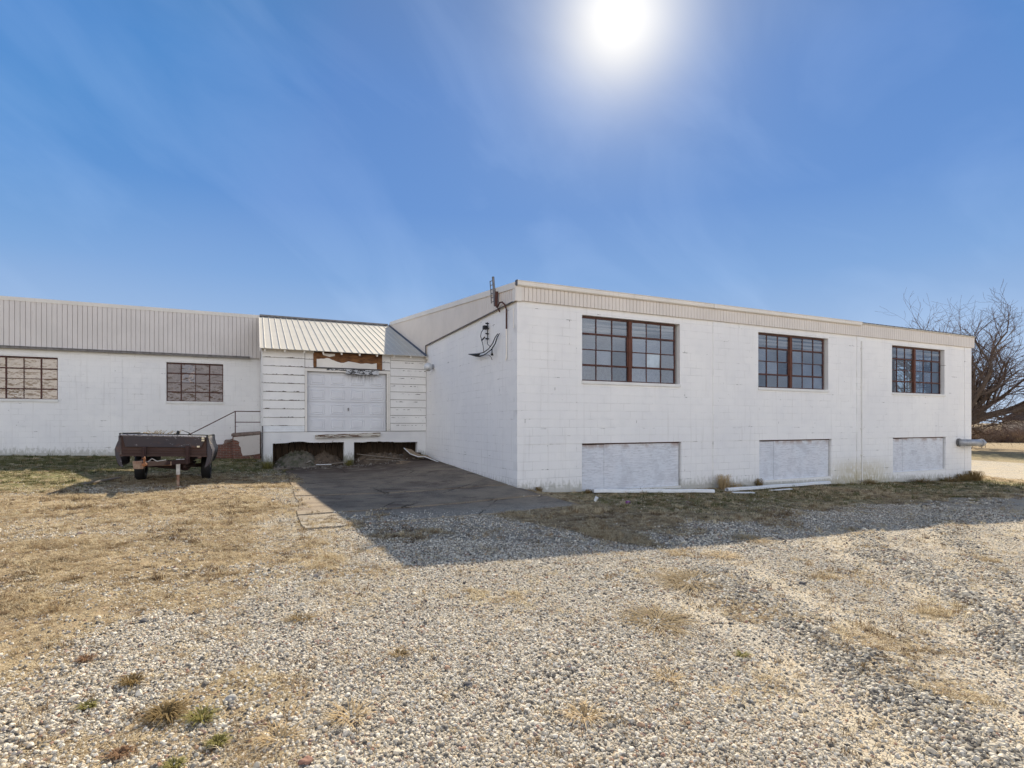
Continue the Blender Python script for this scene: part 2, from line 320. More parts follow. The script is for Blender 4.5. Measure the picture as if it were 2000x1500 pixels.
# ------------------------------------------------------------------ mesh helpers
class MB:
    def __init__(s): s.v = []; s.f = []; s.mi = []; s.cur = 0
    def poly(s, pts, faces):
        b = len(s.v); s.v += [tuple(p) for p in pts]; s.f += [tuple(i+b for i in f) for f in faces]; s.mi += [s.cur]*len(faces); return s
    def box(s, x0, x1, y0, y1, z0, z1):
        P = [(x0,y0,z0),(x1,y0,z0),(x1,y1,z0),(x0,y1,z0),(x0,y0,z1),(x1,y0,z1),(x1,y1,z1),(x0,y1,z1)]
        return s.poly(P, [(0,3,2,1),(4,5,6,7),(0,1,5,4),(1,2,6,5),(2,3,7,6),(3,0,4,7)])
    def hexa(s, P):   # 4 bottom + 4 top points
        return s.poly(P, [(0,3,2,1),(4,5,6,7),(0,1,5,4),(1,2,6,5),(2,3,7,6),(3,0,4,7)])
    def extr(s, loop, d):   # closed loop of 3d points extruded by vector d
        n = len(loop); P = [tuple(p) for p in loop]+[tuple(Vector(p)+Vector(d)) for p in loop]
        return s.poly(P, [tuple(range(n))[::-1], tuple(range(n, 2*n))]+[(i, (i+1) % n, (i+1) % n+n, i+n) for i in range(n)])
    def tube(s, pts, r, n=8, caps=True):
        pts = [Vector(p) for p in pts]; rr = r if isinstance(r, (list, tuple)) else [r]*len(pts)
        b = len(s.v); up = None
        for i, p in enumerate(pts):
            d = (pts[min(i+1, len(pts)-1)]-pts[max(i-1, 0)]).normalized()
            if up is None: up = d.orthogonal().normalized()
            up = (up-d*up.dot(d)).normalized(); w = d.cross(up)
            for k in range(n):
                a = 2*math.pi*k/n; s.v.append(tuple(p+(up*math.cos(a)+w*math.sin(a))*rr[i]))
        for i in range(len(pts)-1):
            for k in range(n):
                s.f.append((b+i*n+k, b+i*n+(k+1) % n, b+(i+1)*n+(k+1) % n, b+(i+1)*n+k)); s.mi.append(s.cur)
        if caps:
            s.f.append(tuple(b+k for k in range(n))[::-1]); s.mi.append(s.cur)
            e = b+(len(pts)-1)*n; s.f.append(tuple(e+k for k in range(n))); s.mi.append(s.cur)
        return s
    def build(s, name, mats, parent=None, smooth=False, bevel=0):
        me = bpy.data.meshes.new(name); org = Vector((0, 0, 0))
        if parent is not None:
            p = parent
            while p is not None: org += p.location; p = p.parent
        V = [tuple(Vector(v)-org) for v in s.v]
        me.from_pydata(V, [], s.f); 
        for m in (mats if isinstance(mats, (list, tuple)) else [mats]): me.materials.append(m)
        for p, i in zip(me.polygons, s.mi): p.material_index = i
        bm = bmesh.new(); bm.from_mesh(me); bmesh.ops.recalc_face_normals(bm, faces=bm.faces)
        if bevel: 
            bmesh.ops.remove_doubles(bm, verts=bm.verts, dist=1e-5)
            bmesh.ops.bevel(bm, geom=[e for e in bm.edges if e.is_manifold and e.calc_face_angle(0) > .5], offset=bevel, segments=2, affect='EDGES', profile=.7)
        bm.to_mesh(me); bm.free()
        if smooth:
            for p in me.polygons: p.use_smooth = True
        o = bpy.data.objects.new(name, me); sc.collection.objects.link(o)
        if parent is not None: o.parent = parent
        return o
def tag(o, label=None, cat=None, group=None, kind=None):
    for k, v in (('label', label), ('category', cat), ('group', group), ('kind', kind)):
        if v: o[k] = v
    return o
def thing(name, loc, label, cat, group=None):
    o = bpy.data.objects.new(name, None); sc.collection.objects.link(o); o.location = loc; o.empty_display_size = .2
    return tag(o, label, cat, group)

def wall(mb, axis, at, thick, u0, u1, z0, z1, holes):
    """wall in the plane axis=at (thickness away from camera), rectangular holes (u0,u1,z0,z1)"""
    us = sorted({u0, u1, *[h[0] for h in holes], *[h[1] for h in holes]}); zs = sorted({z0, z1, *[h[2] for h in holes], *[h[3] for h in holes]})
    def inside(u, z): return any(h[0] < u < h[1] and h[2] < z < h[3] for h in holes)
    def P(u, z, d): return (u, at+d, z) if axis == 'y' else (at+d, u, z)
    solid = {}
    for i in range(len(us)-1):
        for j in range(len(zs)-1):
            solid[i, j] = not inside((us[i]+us[i+1])/2, (zs[j]+zs[j+1])/2)
    for (i, j), s in solid.items():
        if not s: continue
        a, b, c, d = us[i], us[i+1], zs[j], zs[j+1]
        for dd in (0, thick): mb.poly([P(a, c, dd), P(b, c, dd), P(b, d, dd), P(a, d, dd)], [(0, 1, 2, 3)])
        for (di, dj, e) in ((-1, 0, ((a, c), (a, d))), (1, 0, ((b, c), (b, d))), (0, -1, ((a, c), (b, c))), (0, 1, ((a, d), (b, d)))):
            if not solid.get((i+di, j+dj), False):
                (p, q), (r, w) = e; mb.poly([P(p, q, 0), P(r, w, 0), P(r, w, thick), P(p, q, thick)], [(0, 1, 2, 3)])
    return mb

def rib_panel(mb, axis, at, u0, u1, zlo, zhi, pitch, depth=.014, rib=.022, out=-1, thick=.06):
    """standing rib cladding; zlo/zhi are functions of u. out=-1: ribs face the smaller coordinate"""
    prof = []; u = u0
    while u < u1-1e-4:
        a = min(u+pitch-rib, u1); prof += [(u, 0), (a, 0)]
        if a+rib <= u1: prof += [(a+rib*.2, depth), (a+rib*.8, depth)]
        u += pitch
    prof.append((u1, 0)); clean = [prof[0]]
    for p in prof[1:]:
        if p[0] > clean[-1][0]+1e-5: clean.append(p)
    prof = clean
    def P(u, z, d): return (u, at+d, z) if axis == 'y' else (at+d, u, z)
    b = len(mb.v)
    for (u, d) in prof:
        dd = -out*d
        mb.v += [P(u, zlo(u), dd), P(u, zhi(u), dd)]
    for i in range(len(prof)-1):
        k = b+2*i; mb.f.append((k, k+2, k+3, k+1)); mb.mi.append(mb.cur)
    # backing sheet so the panel has thickness
    n = len(prof); b2 = len(mb.v)
    for (u, d) in prof: mb.v += [P(u, zlo(u), -out*thick), P(u, zhi(u), -out*thick)]
    for i in range(n-1):
        k = b2+2*i; mb.f.append((k+1, k+3, k+2, k)); mb.mi.append(mb.cur)
        for o_ in (0, 1): mb.f.append((b+2*i+o_, b+2*i+2+o_, b2+2*i+2+o_, b2+2*i+o_)); mb.mi.append(mb.cur)
    for i in (0, n-1): mb.f.append((b+2*i, b+2*i+1, b2+2*i+1, b2+2*i)); mb.mi.append(mb.cur)
    return mb

# ------------------------------------------------------------------ the lie of the land
def sstep(a, b, v): t = np.clip((v-a)/(b-a), 0, 1); return t*t*(3-2*t)
_perm = rng.random((512, 512))
def vnoise(x, y, s):      # value noise, numpy
    x = np.asarray(x, float)*s+1000.3; y = np.asarray(y, float)*s+1000.7
    xi = np.floor(x).astype(int); yi = np.floor(y).astype(int); fx = x-xi; fy = y-yi; fx = fx*fx*(3-2*fx); fy = fy*fy*(3-2*fy)
    g = lambda a, b: _perm[a % 512, b % 512]
    return (g(xi, yi)*(1-fx)+g(xi+1, yi)*fx)*(1-fy)+(g(xi, yi+1)*(1-fx)+g(xi+1, yi+1)*fx)*fy
def fbm(x, y, s, n=4):
    t = 0; a = .5; tot = 0
    for i in range(n): t = t+a*vnoise(x+17*i, y-9*i, s*2**i); tot += a; a *= .55
    return t/tot
RUTS = [np.array([(-.9, -7.2), (-1.35, -8.35), (-1.59, -8.98), (-1.71, -9.59), (-1.95, -10.08), (-2.43, -10.9)]), np.array([(4.2, -5.9), (2.9, -6.7), (2.19, -7.24), (1.81, -8.0), (1.25, -8.73), (.4, -9.45), (-.48, -10.2)]), np.array([(9.5, -5.2), (6.8, -5.9), (4.7, -7.0), (3.2, -8.2), (1.5, -9.6)])]
def _dist(x, y, P):
    d = np.full(np.shape(x), 1e9)
    for (ax, ay), (bx, by) in zip(P[:-1], P[1:]):
        t = np.clip(((x-ax)*(bx-ax)+(y-ay)*(by-ay))/((bx-ax)**2+(by-ay)**2), 0, 1); d = np.minimum(d, np.hypot(x-ax-t*(bx-ax), y-ay-t*(by-ay)))
    return d
def rut_ridge(x, y):
    n = fbm(x, y, 1.3, 3)-.5
    r = np.zeros(np.shape(x))
    for k, P in enumerate(RUTS): r = np.maximum(r, (1, .85, .6)[k]*np.exp(-((_dist(x, y, P)+n*.5)/(.26 if k else .30))**2))
    return np.clip(r*(.6+1.0*vnoise(x, y, 1.9)), 0, 1.2)
def rut_lane(x, y):
    n = fbm(x+7, y, 1.1, 3)-.5
    l = np.zeros(np.shape(x))
    for off in (.62, -.62):
        for P in RUTS: l = np.maximum(l, np.exp(-((_dist(x+off, y+off*.25, P)+n*.4)/.34)**2))
    return np.clip(l*(1-rut_ridge(x, y)), 0, 1)
def zg(x, y, rough=True):
    x = np.asarray(x, float); y = np.asarray(y, float)
    xc = np.clip(x, -40, 30); yc = np.clip(y, -40, 40)
    z = -.043-.0274*xc+.010*yc
    A = .12+.03*np.clip(y, 0, 8)
    f = np.where(x < 0, np.exp(-(x/2.0)**2), np.exp(-(x/.55)**2)); fy = np.where(y < 0, np.exp(-(y/1.6)**2), 1.0)
    z = z+A*f*fy*np.where(y > 8, np.exp(-((y-8)/1.2)**2), 1)
    if rough:
        rut = rut_ridge(x, y); z = z+.05*rut
        z = z+.035*(fbm(x, y, .35, 3)-.5)
    return z
def Z(x, y): return float(zg(x, y))
SLAB = [(-4.97, 7.9), (-5.12, -3.3), (-4.4, -3.3), (.42, -2.3), (.12, -1.1), (-.0, 0), (-.0, 7.9)]
def slab_left(y): return -4.97-(7.9-y)*.0134
def slab_near(x): return -3.36+.205*(x+5.12)
def in_slab(x, y):
    xr = np.where(y > -.1, .0, .12+.3*sstep(-1.0, -2.4, y))
    return (x > slab_left(y)) & (x < xr) & (y > slab_near(x)) & (y < 8.0)
def gravel_mask(x, y):
    """1 = stone, 0 = turf"""
    n = fbm(x, y, .55, 4)-.5; n2 = fbm(x+50, y, 1.8, 3)-.5
    yb = np.interp(y, [-13, -10, -8.8, -7.75, -6.7, -5, -3.2, 8], [-10.6, -8.6, -6.9, -6.2, -5.5, -4.6, -4.5, -4.4])
    a = sstep(-3.4, 2.2, (x-yb)+n*3.4+n2*3.4)
    # turf strip beside the long wall
    ys = np.interp(x, [-2.2, -1.6, -.9, .4, 2.7, 7.7, 12.4, 17, 22], [-2.3, -3.6, -5.2, -4.9, -4.5, -3.9, -3.6, -3.1, -3.1])
    strip = sstep(.5, -.5, ys-y+n*1.6+n2*.9)*sstep(-2.3, -1.3, x+.5*n2)*sstep(23.8, 22.8, x+n)*(y < 60)
    a = a*(1-strip)
    # the yard beyond the right-hand end
    road = sstep(22.8, 24.0, x+n*.8)*sstep(38.0, 36.8, x+n)
    a = np.where((x > 19) & (y > -3.5), road, a); a = np.where(x > 37, np.minimum(a, sstep(38, 36.8, x+n)), a)
    # worn turf specks in the gravel and stony places in the turf
    sp = sstep(.60, .70, fbm(x+9, y+31, .9, 4)); a = np.where(x < 20, a*(1-.55*sp), a)
    st = sstep(.55, .68, fbm(x-30, y*1.7+7, .6, 4))*(x < -5)*(y < 4.5); a = np.maximum(a, .42*st)
    tr = np.exp(-((x+8.2)/1.7)**2-((y-2.6)/.8)**2); a = np.maximum(a, .6*tr)
    return np.clip(a, 0, 1)
def lush_mask(x, y):
    n = fbm(x+3, y+77, .5, 3)-.5
    l = sstep(4.5, 7.5, y+n*4+3.4*sstep(-8.5, -10.5, x))*(x < -5)*1.0
    l2 = .75*sstep(-4.5, -2.6, y+n*2.5)*sstep(.4, 1.6, x)*(x < 21)*sstep(.2, .6, fbm(x, y, .25, 3)+.1*(x > 1))
    l3 = .55*sstep(38, 39, x)*sstep(53, 47, x)
    l4 = .5*np.exp(-((x+4.6)/1.3)**2-((y-7.3)/.9)**2)
    return np.clip(np.maximum(np.maximum(l, l2), np.maximum(l3, l4)), 0, 1)

def axis_lines(lo, hi, dense0, dense1, step, grow=1.16):
    a = list(np.arange(dense0, dense1, step)); s = step
    while a[-1] < hi: s *= grow; a.append(a[-1]+s)
    s = step; b = []
    c = dense0
    while c > lo: s *= grow; c -= s; b.append(c)
    return np.array(b[::-1]+a)
xs = axis_lines(-2500, 3000, -15, 24, .11); ys = axis_lines(-2500, 3000, -13, 9, .10)
GX, GY = np.meshgrid(xs, ys); gx = GX.ravel(); gy = GY.ravel()
gz = zg(gx, gy)
gz_in = in_slab(gx, gy) & in_slab(gx-.12, gy-.12) & in_slab(gx+.12, gy) & (gy < 7.7) & (gx < -.15)
gz = np.where(gz_in, gz-.13, gz)
nx, ny = len(xs), len(ys)
idx = np.arange(nx*ny).reshape(ny, nx)
faces = np.stack([idx[:-1, :-1], idx[:-1, 1:], idx[1:, 1:], idx[1:, :-1]], -1).reshape(-1, 4)
gme = bpy.data.meshes.new('ground')
gme.vertices.add(nx*ny); gme.vertices.foreach_set('co', np.stack([gx, gy, gz], 1).astype(np.float32).ravel())
gme.loops.add(len(faces)*4); gme.loops.foreach_set('vertex_index', faces.astype(np.int32).ravel())
gme.polygons.add(len(faces)); gme.polygons.foreach_set('loop_start', np.arange(0, len(faces)*4, 4, dtype=np.int32))
gme.update(); gme.validate()
def set_attr(me, name, arr):
    a = me.attributes.new(name, 'FLOAT', 'POINT'); a.data.foreach_set('value', np.asarray(arr, np.float32))
set_attr(gme, 'gravel', gravel_mask(gx, gy)); set_attr(gme, 'lush', lush_mask(gx, gy))
lane = sstep(0, 1.4, (gx*.62-gy*.0)-(.62*np.interp(gy, [-11, -9.5, -8, -5.7, -3], [-.8, 1.3, 3.2, 8.5, 15]))+(fbm(gx, gy, .5, 3)-.5)*1.5)*(gx < 24)
lane = np.maximum(lane, ((gx > 23)*(gx < 38)).astype(float))
lane = np.maximum(np.minimum(lane, 1-.8*rut_ridge(gx, gy)), .8*rut_lane(gx, gy)*(gy < -4)*(gx > -4))
set_attr(gme, 'lane', lane)
gme.polygons.foreach_set('use_smooth', np.ones(len(faces), bool))
ground = bpy.data.objects.new('ground', gme); sc.collection.objects.link(ground); tag(ground, kind='structure')

STRAW = (.55, .445, .28); STRAW2 = (.15, .105, .06); OLIVE = (.17, .165, .055)
def mat_ground():
    t = NT('ground_gravel_and_turf')
    gr = t.attr('gravel'); lu = t.attr('lush'); la = t.attr('lane')
    # stones: two sizes of cells
    w = t.add(0, 0)
    pv = t.n('ShaderNodeVectorMath', operation='ADD'); t.put(pv.inputs[0], t.pos())
    nd = t.n('ShaderNodeVectorMath', operation='SCALE'); t.put(nd.inputs[0], t.noise(9, 2, .5, color=True)); nd.inputs['Scale'].default_value = .03; t.put(pv.inputs[1], nd.outputs[0])
    c1 = t.vor(34, pv.outputs[0], out='Color'); d1 = t.vor(34, pv.outputs[0], 'DISTANCE_TO_EDGE'); 
    c2 = t.vor(75, pv.outputs[0], out='Color')
    s1 = t.n('ShaderNodeSeparateColor'); t.put(s1.inputs[0], c1); s2 = t.n('ShaderNodeSeparateColor'); t.put(s2.inputs[0], c2)
    sel = t.math('GREATER_THAN', s1.outputs[1], .62)
    val = t.mix(sel, s1.outputs[0], s2.outputs[0]); vs = t.n('ShaderNodeSeparateColor'); t.put(vs.inputs[0], val)
    stone = t.ramp(vs.outputs[0], [(0, (.14, .14, .145)), (.15, (.32, .305, .285)), (.42, (.47, .44, .39)), (.7, (.58, .54, .47)), (.88, (.66, .61, .54)), (1, (.36, .24, .17))])
    gap = t.ss(d1, .0, .10)
    stone = t.mix(t.mul(t.sub(1, gap), t.sub(1, t.mul(la, .6))), stone, (.17, .155, .13))
    dust = t.ss(t.noise(1.3, 5, .7), .35, .65)
    stone = t.mix(t.sub(1, la), stone, t.mix(.35, stone, (.22, .18, .125)))
    stone = t.mix(t.mul(t.add(.22, t.mul(la, .5)), t.add(dust, .25)), stone, (.56, .475, .34))
    # turf
    f1 = t.noise(60, 4, .8, t.vscale(None, 1, .55, 1)); f2 = t.noise(5, 4, .6); f3 = t.noise(.8, 3)
    f5 = t.noise(110, 3, .8, t.vscale(None, 1, .7, 1)); straw = t.mix(t.ss(f5, .40, .60), STRAW2, STRAW); straw = t.mix(t.mul(t.ss(f2, .45, .7), .7), straw, (.30, .21, .125))
    green = t.mix(t.ss(f1, .35, .65), (.075, .085, .025), (.20, .22, .07)); 
    turf = t.mix(t.math('MULTIPLY', t.add(t.mul(lu, .75), t.mul(t.ss(f3, .55, .75), .18)), t.ss(f2, .25, .6), clamp=True), straw, green)
    soil = t.mix(t.noise(30, 3), (.10, .068, .045), (.17, .12, .085))
    turf = t.mix(t.mul(t.ss(t.noise(3.3, 4, .65), .52, .66), .6), turf, soil)
    edge = t.noise(14, 4, .8)
    g = t.ss(t.add(gr, t.mul(t.sub(edge, .5), 1.1)), .36, .64)
    col = t.mix(g, turf, stone)
    far = t.n('ShaderNodeCameraData').outputs  # unused distance kept out of the look
    hb = t.add(t.mul(t.mul(gap, g), 1.0), t.mul(t.mul(f1, t.sub(1, g)), .9))
    return t.done(t.pbr(col, .92, t.bump(t.add(hb, t.mul(t.noise(4, 4), .8)), .7, .016), spec=.2))
gme.materials.append(mat_ground())

# ---- slab
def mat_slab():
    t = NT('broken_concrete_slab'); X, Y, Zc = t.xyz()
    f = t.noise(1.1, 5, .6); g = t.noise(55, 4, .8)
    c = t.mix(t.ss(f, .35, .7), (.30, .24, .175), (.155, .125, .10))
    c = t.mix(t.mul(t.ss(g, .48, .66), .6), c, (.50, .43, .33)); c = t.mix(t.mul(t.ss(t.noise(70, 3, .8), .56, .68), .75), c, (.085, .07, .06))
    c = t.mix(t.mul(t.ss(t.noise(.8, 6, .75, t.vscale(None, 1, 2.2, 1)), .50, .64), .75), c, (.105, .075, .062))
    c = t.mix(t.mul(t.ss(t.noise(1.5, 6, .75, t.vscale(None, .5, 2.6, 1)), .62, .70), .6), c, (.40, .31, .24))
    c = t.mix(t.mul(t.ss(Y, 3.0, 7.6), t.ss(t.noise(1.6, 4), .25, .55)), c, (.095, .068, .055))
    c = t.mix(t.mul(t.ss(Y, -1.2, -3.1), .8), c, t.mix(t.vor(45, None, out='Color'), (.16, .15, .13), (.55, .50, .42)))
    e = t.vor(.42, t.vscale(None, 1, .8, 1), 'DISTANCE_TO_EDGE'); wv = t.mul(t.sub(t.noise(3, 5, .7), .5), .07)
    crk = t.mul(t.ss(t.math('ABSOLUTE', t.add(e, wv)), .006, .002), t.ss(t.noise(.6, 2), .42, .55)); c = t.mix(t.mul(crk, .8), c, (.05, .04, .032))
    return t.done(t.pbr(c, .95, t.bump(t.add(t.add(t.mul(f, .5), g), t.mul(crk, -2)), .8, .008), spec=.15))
sb = MB()
def slab_panel(y_lo, y_hi):   # y functions of x; each a thin grid following the ground
    n = 28; m = 10; b = len(sb.v)
    for k in range(2):
        for i in range(n+1):
            for j in range(m+1):
                v = j/m
                xl = -5.05; xr0 = .0
                u = i/n
                # left/right bounds
                ya = y_lo(-5.05+u*5); yb_ = y_hi(-5.05+u*5); y = ya+(yb_-ya)*v
                xr = -.012 if y > -.15 else .08+.34*float(sstep(-.6, -2.3, y))
                xl = slab_left(y)+.10*(vnoise(0, y, 1.3)-.5)-(.0 if y > -1.5 else .05)
                x = xl+(xr-xl)*u
                z = float(zg(x, y, False))+.028+.004*math.sin(y*3)
                sb.v.append((x, y, z if k == 0 else z-.16))
    def id(k, i, j): return b+k*(n+1)*(m+1)+i*(m+1)+j
    for i in range(n):
        for j in range(m):
            sb.f.append((id(0, i, j), id(0, i+1, j), id(0, i+1, j+1), id(0, i, j+1))); sb.mi.append(0)
    for i in range(n):
        for j in (0, m): sb.f.append((id(0, i, j), id(0, i+1, j), id(1, i+1, j), id(1, i, j))); sb.mi.append(0)
    for j in range(m):
        for i in (0, n): sb.f.append((id(0, i, j), id(0, i, j+1), id(1, i, j+1), id(1, i, j))); sb.mi.append(0)
def jag(x, s, a=.03): return a*(float(vnoise(x, s, 2.3))-.5)*2
slab_panel(lambda x: .45+jag(x, 3)+.06, lambda x: 7.8)
slab_panel(lambda x: -2.05+.19*(x+5)+jag(x, 5)+.07, lambda x: .45+jag(x, 3)-.06)
slab_panel(lambda x: -3.32+.205*(x+5.12)+jag(x, 9, .05), lambda x: -2.05+.19*(x+5)+jag(x, 5)-.07)
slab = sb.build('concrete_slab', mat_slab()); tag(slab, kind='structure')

# ------------------------------------------------------------------ scatter helper (geometry nodes instancing of a few meshes on points)
def scatter(name, pts, rots, scales, variants, kind_label, pick=None):
    me = bpy.data.meshes.new(name); n = len(pts)
    me.vertices.add(n); me.vertices.foreach_set('co', np.asarray(pts, np.float32).ravel())
    a = me.attributes.new('rot', 'FLOAT_VECTOR', 'POINT'); a.data.foreach_set('vector', np.asarray(rots, np.float32).ravel())
    a = me.attributes.new('scl', 'FLOAT_VECTOR', 'POINT'); a.data.foreach_set('vector', np.asarray(scales, np.float32).ravel())
    a = me.attributes.new('pick', 'INT', 'POINT'); a.data.foreach_set('value', (rng.integers(0, len(variants), n) if pick is None else pick).astype(np.int32))
    o = bpy.data.objects.new(name, me); sc.collection.objects.link(o)
    ng = bpy.data.node_groups.new(name, 'GeometryNodeTree'); ng.interface.new_socket('Geometry', in_out='INPUT', socket_type='NodeSocketGeometry'); ng.interface.new_socket('Geometry', in_out='OUTPUT', socket_type='NodeSocketGeometry')
    N = ng.nodes; L = ng.links; gi = N.new('NodeGroupInput'); go = N.new('NodeGroupOutput')
    iop = N.new('GeometryNodeInstanceOnPoints'); L.new(gi.outputs[0], iop.inputs['Points'])
    g2i = N.new('GeometryNodeGeometryToInstance')
    for v in reversed(variants):
        oi = N.new('GeometryNodeObjectInfo'); oi.inputs['Object'].default_value = v; oi.inputs['As Instance'].default_value = True
        L.new(oi.outputs['Geometry'], g2i.inputs[0])
    L.new(g2i.outputs[0], iop.inputs['Instance']); iop.inputs['Pick Instance'].default_value = True
    def na(nm, t):
        x = N.new('GeometryNodeInputNamedAttribute'); x.data_type = t; x.inputs[0].default_value = nm; return x.outputs[0]
    L.new(na('pick', 'INT'), iop.inputs['Instance Index']); L.new(na('rot', 'FLOAT_VECTOR'), iop.inputs['Rotation']); L.new(na('scl', 'FLOAT_VECTOR'), iop.inputs['Scale'])
    L.new(iop.outputs[0], go.inputs[0])
    md = o.modifiers.new('scatter', 'NODES'); md.node_group = ng
    return tag(o, kind_label[0], kind_label[1], kind='stuff')
def hidden_mesh(name, v, f, mat, smooth=False):
    me = bpy.data.meshes.new(name); me.from_pydata([tuple(p) for p in v], [], f); me.materials.append(mat)
    if smooth:
        for p in me.polygons: p.use_smooth = True
    return bpy.data.objects.new(name, me)     # never linked to the scene: only the scatter uses it

def mat_stone(dark=0):
    t = NT('limestone_chippings'); r = t.mul(t.rnd(), 1-dark)
    c = t.ramp(r, [(0, (.07, .065, .06)), (.12, (.20, .18, .155)), (.26, (.47, .425, .34)), (.50, (.66, .60, .49)), (.80, (.84, .78, .66)), (.93, (.56, .43, .27)), (.97, (.36, .20, .14)), (1, (.34, .31, .29))])
    n = t.noise(45, 3)
    c = t.mix(t.mul(t.ss(n, .4, .7), .35), c, (.24, .225, .20))
    return t.done(t.pbr(c, .85, t.bump(t.noise(120, 3), .3, .002), spec=.3))
MS = mat_stone(); MSD = mat_stone(.55)
def stone_mesh(i):
    bm = bmesh.new(); bmesh.ops.create_icosphere(bm, subdivisions=2 if i < 3 else 1, radius=1)
    rs = Vector((random.random()*50, random.random()*50, i*7))
    for v in bm.verts:
        k = 1+.45*(mnoise.noise(v.co*1.1+rs))+.15*mnoise.noise(v.co*3+rs); v.co *= k
    # a few flat cleaved faces
    for q in range(5):
        d = Vector((random.gauss(0, 1), random.gauss(0, 1), random.gauss(0, 1))).normalized(); lim = .62+.2*random.random()
        for v in bm.verts:
            e = v.co.dot(d)-lim
            if e > 0: v.co -= d*e
    V = [v.co.copy() for v in bm.verts]; F = [[v.index for v in f.verts] for f in bm.faces]; bm.free()
    return hidden_mesh('chipping', V, F, MS, False)
stones = [stone_mesh(i) for i in range(10)]
for q in stones[7:]: q.data.materials.clear(); q.data.materials.append(MSD)  # darker stones for the rut ridges, painting in the shadows of larger stones
PK = []
fw = Vector((math.sin(YAW), math.cos(YAW))); rt = Vector((math.cos(YAW), -math.sin(YAW)))
def view_points(n, d0, d1, spread=1.02):
    """random points on the ground in the wedge the camera could see, between two distances"""
    d = np.sqrt(rng.random(n)*(d1*d1-d0*d0)+d0*d0); l = (rng.random(n)*2-1)*spread*d
    return CAM.x+fw.x*d+rt.x*l, CAM.y+fw.y*d+rt.y*l, d
P_, R_, S_ = [], [], []
for n, d0, d1, s0, s1 in ((96000, 1.9, 4.6, .0045, .0150), (130000, 4.6, 8.0, .005, .0155), (90000, 8.0, 13.5, .007, .017), (20000, 13.5, 24, .013, .024)):
    x, y, d = view_points(n, d0, d1)
    g = gravel_mask(x, y); p = np.clip(g*1.15-.05, .05, 1)*np.where(x > 20, .4, 1)
    onslab = in_slab(x, y); keep = (rng.random(n) < p) & ~((y > -.05) & (x > -.05) & (x < 21)) & ~(onslab & (rng.random(n) > np.clip(sstep(-1.6, -3.3, y-.2*(x+5))*(.25+1.1*sstep(-2.6, -4.6, x))+.4*sstep(-4.7, -5.05, x+.5*(vnoise(x, y, 1.5)-.5)), 0, 1))) & (y < 7.6)
    rr = rut_ridge(x, y); lanek = np.maximum(sstep(0, 1.4, .62*(x-np.interp(y, [-11, -9.5, -8, -5.7, -3], [-.8, 1.3, 3.2, 8.5, 15]))), rut_lane(x, y)*(y < -4)*(x > -4))*(1-np.minimum(rr, 1)); keep &= rng.random(n) > .78*lanek
    x, y = x[keep], y[keep]; m = len(x)
    s = s0+(s1-s0)*rng.random(m)**2.0; big = rng.random(m) < .012; s = np.where(big, s*1.7, s)
    clump = sstep(.58, .72, fbm(x+5, y+5, .7, 3)); s = s*(1+.35*clump)*(1+.55*np.minimum(rr[keep], 1)); PK.append(np.where(rng.random(m) < .75*rr[keep]+.06*clump, rng.integers(7, 10, m), rng.integers(0, 7, m)))
    z = zg(x, y)+s*.12+np.where(in_slab(x, y), .02, 0)
    P_.append(np.stack([x, y, z], 1)); R_.append(np.stack([rng.normal(0, .35, m), rng.normal(0, .35, m), rng.random(m)*6.28], 1))
    S_.append(np.stack([s*(.8+.5*rng.random(m)), s*(.7+.4*rng.random(m)), s*(.6+.5*rng.random(m))], 1))
scatter('gravel', np.concatenate(P_), np.concatenate(R_), np.concatenate(S_), stones, ('loose pale grey limestone gravel spread over the yard', 'gravel'), np.concatenate(PK))

def mat_blade(name, cols, trans=.22):
    t = NT(name); r = t.rnd(); n = t.noise(3.0, 3)
    c = t.ramp(t.math('ADD', t.mul(r, .75), t.mul(n, .25)), cols)
    p = t.pbr(c, .7, spec=.25); tr = t.n('ShaderNodeBsdfTranslucent'); t.put(tr.inputs['Color'], c)
    m = t.n('ShaderNodeMixShader'); m.inputs[0].default_value = trans; t.t.links.new(p, m.inputs[1]); t.t.links.new(tr.outputs[0], m.inputs[2])
    return t.done(m.outputs[0])
MDRY = mat_blade('dry_blades', [(0, (.13, .085, .05)), (.25, (.33, .23, .125)), (.6, (.60, .49, .31)), (.85, (.74, .64, .44)), (1, (.36, .34, .15))])
MLUSH = mat_blade('green_blades', [(0, (.035, .045, .018)), (.35, (.085, .10, .035)), (.7, (.17, .165, .06)), (1, (.34, .25, .13))])
def clump_mesh(mat, nb, rad, h, w, lean, name):
    V, F = [], []
    for i in range(nb):
        a = random.random()*6.28; r = rad*math.sqrt(random.random()); bx, by = r*math.cos(a), r*math.sin(a)
        th = random.random()*6.28; ln = lean*(.3+random.random()); hh = h*(.5+.7*random.random()); dx, dy = math.cos(th), math.sin(th); px, py = -dy*w/2, dx*w/2
        b = len(V)
        V += [(bx-px, by-py, 0), (bx+px, by+py, 0), (bx+dx*ln*hh*.5+px*.8, by+dy*ln*hh*.5+py*.8, hh*.6), (bx+dx*ln*hh*.5-px*.8, by+dy*ln*hh*.5-py*.8, hh*.6), (bx+dx*ln*hh*1.5, by+dy*ln*hh*1.5, hh*(.95-.25*ln))]
        F += [(b, b+1, b+2, b+3), (b+3, b+2, b+4)]
    return hidden_mesh(name, V, F, mat)
MDK = mat_blade('dead_brown_blades', [(0, (.07, .045, .03)), (.5, (.17, .11, .06)), (1, (.26, .19, .09))])
dry = [clump_mesh(MDRY, 16, .07, .05, .006, 1.3, 'dry_clump') for i in range(5)]
dry += [clump_mesh(MDK, 20, .05, .05, .006, .9, 'brown_clump') for i in range(2)]
lush = [clump_mesh(MLUSH, 18, .07, .055, .006, .9, 'green_clump') for i in range(4)]
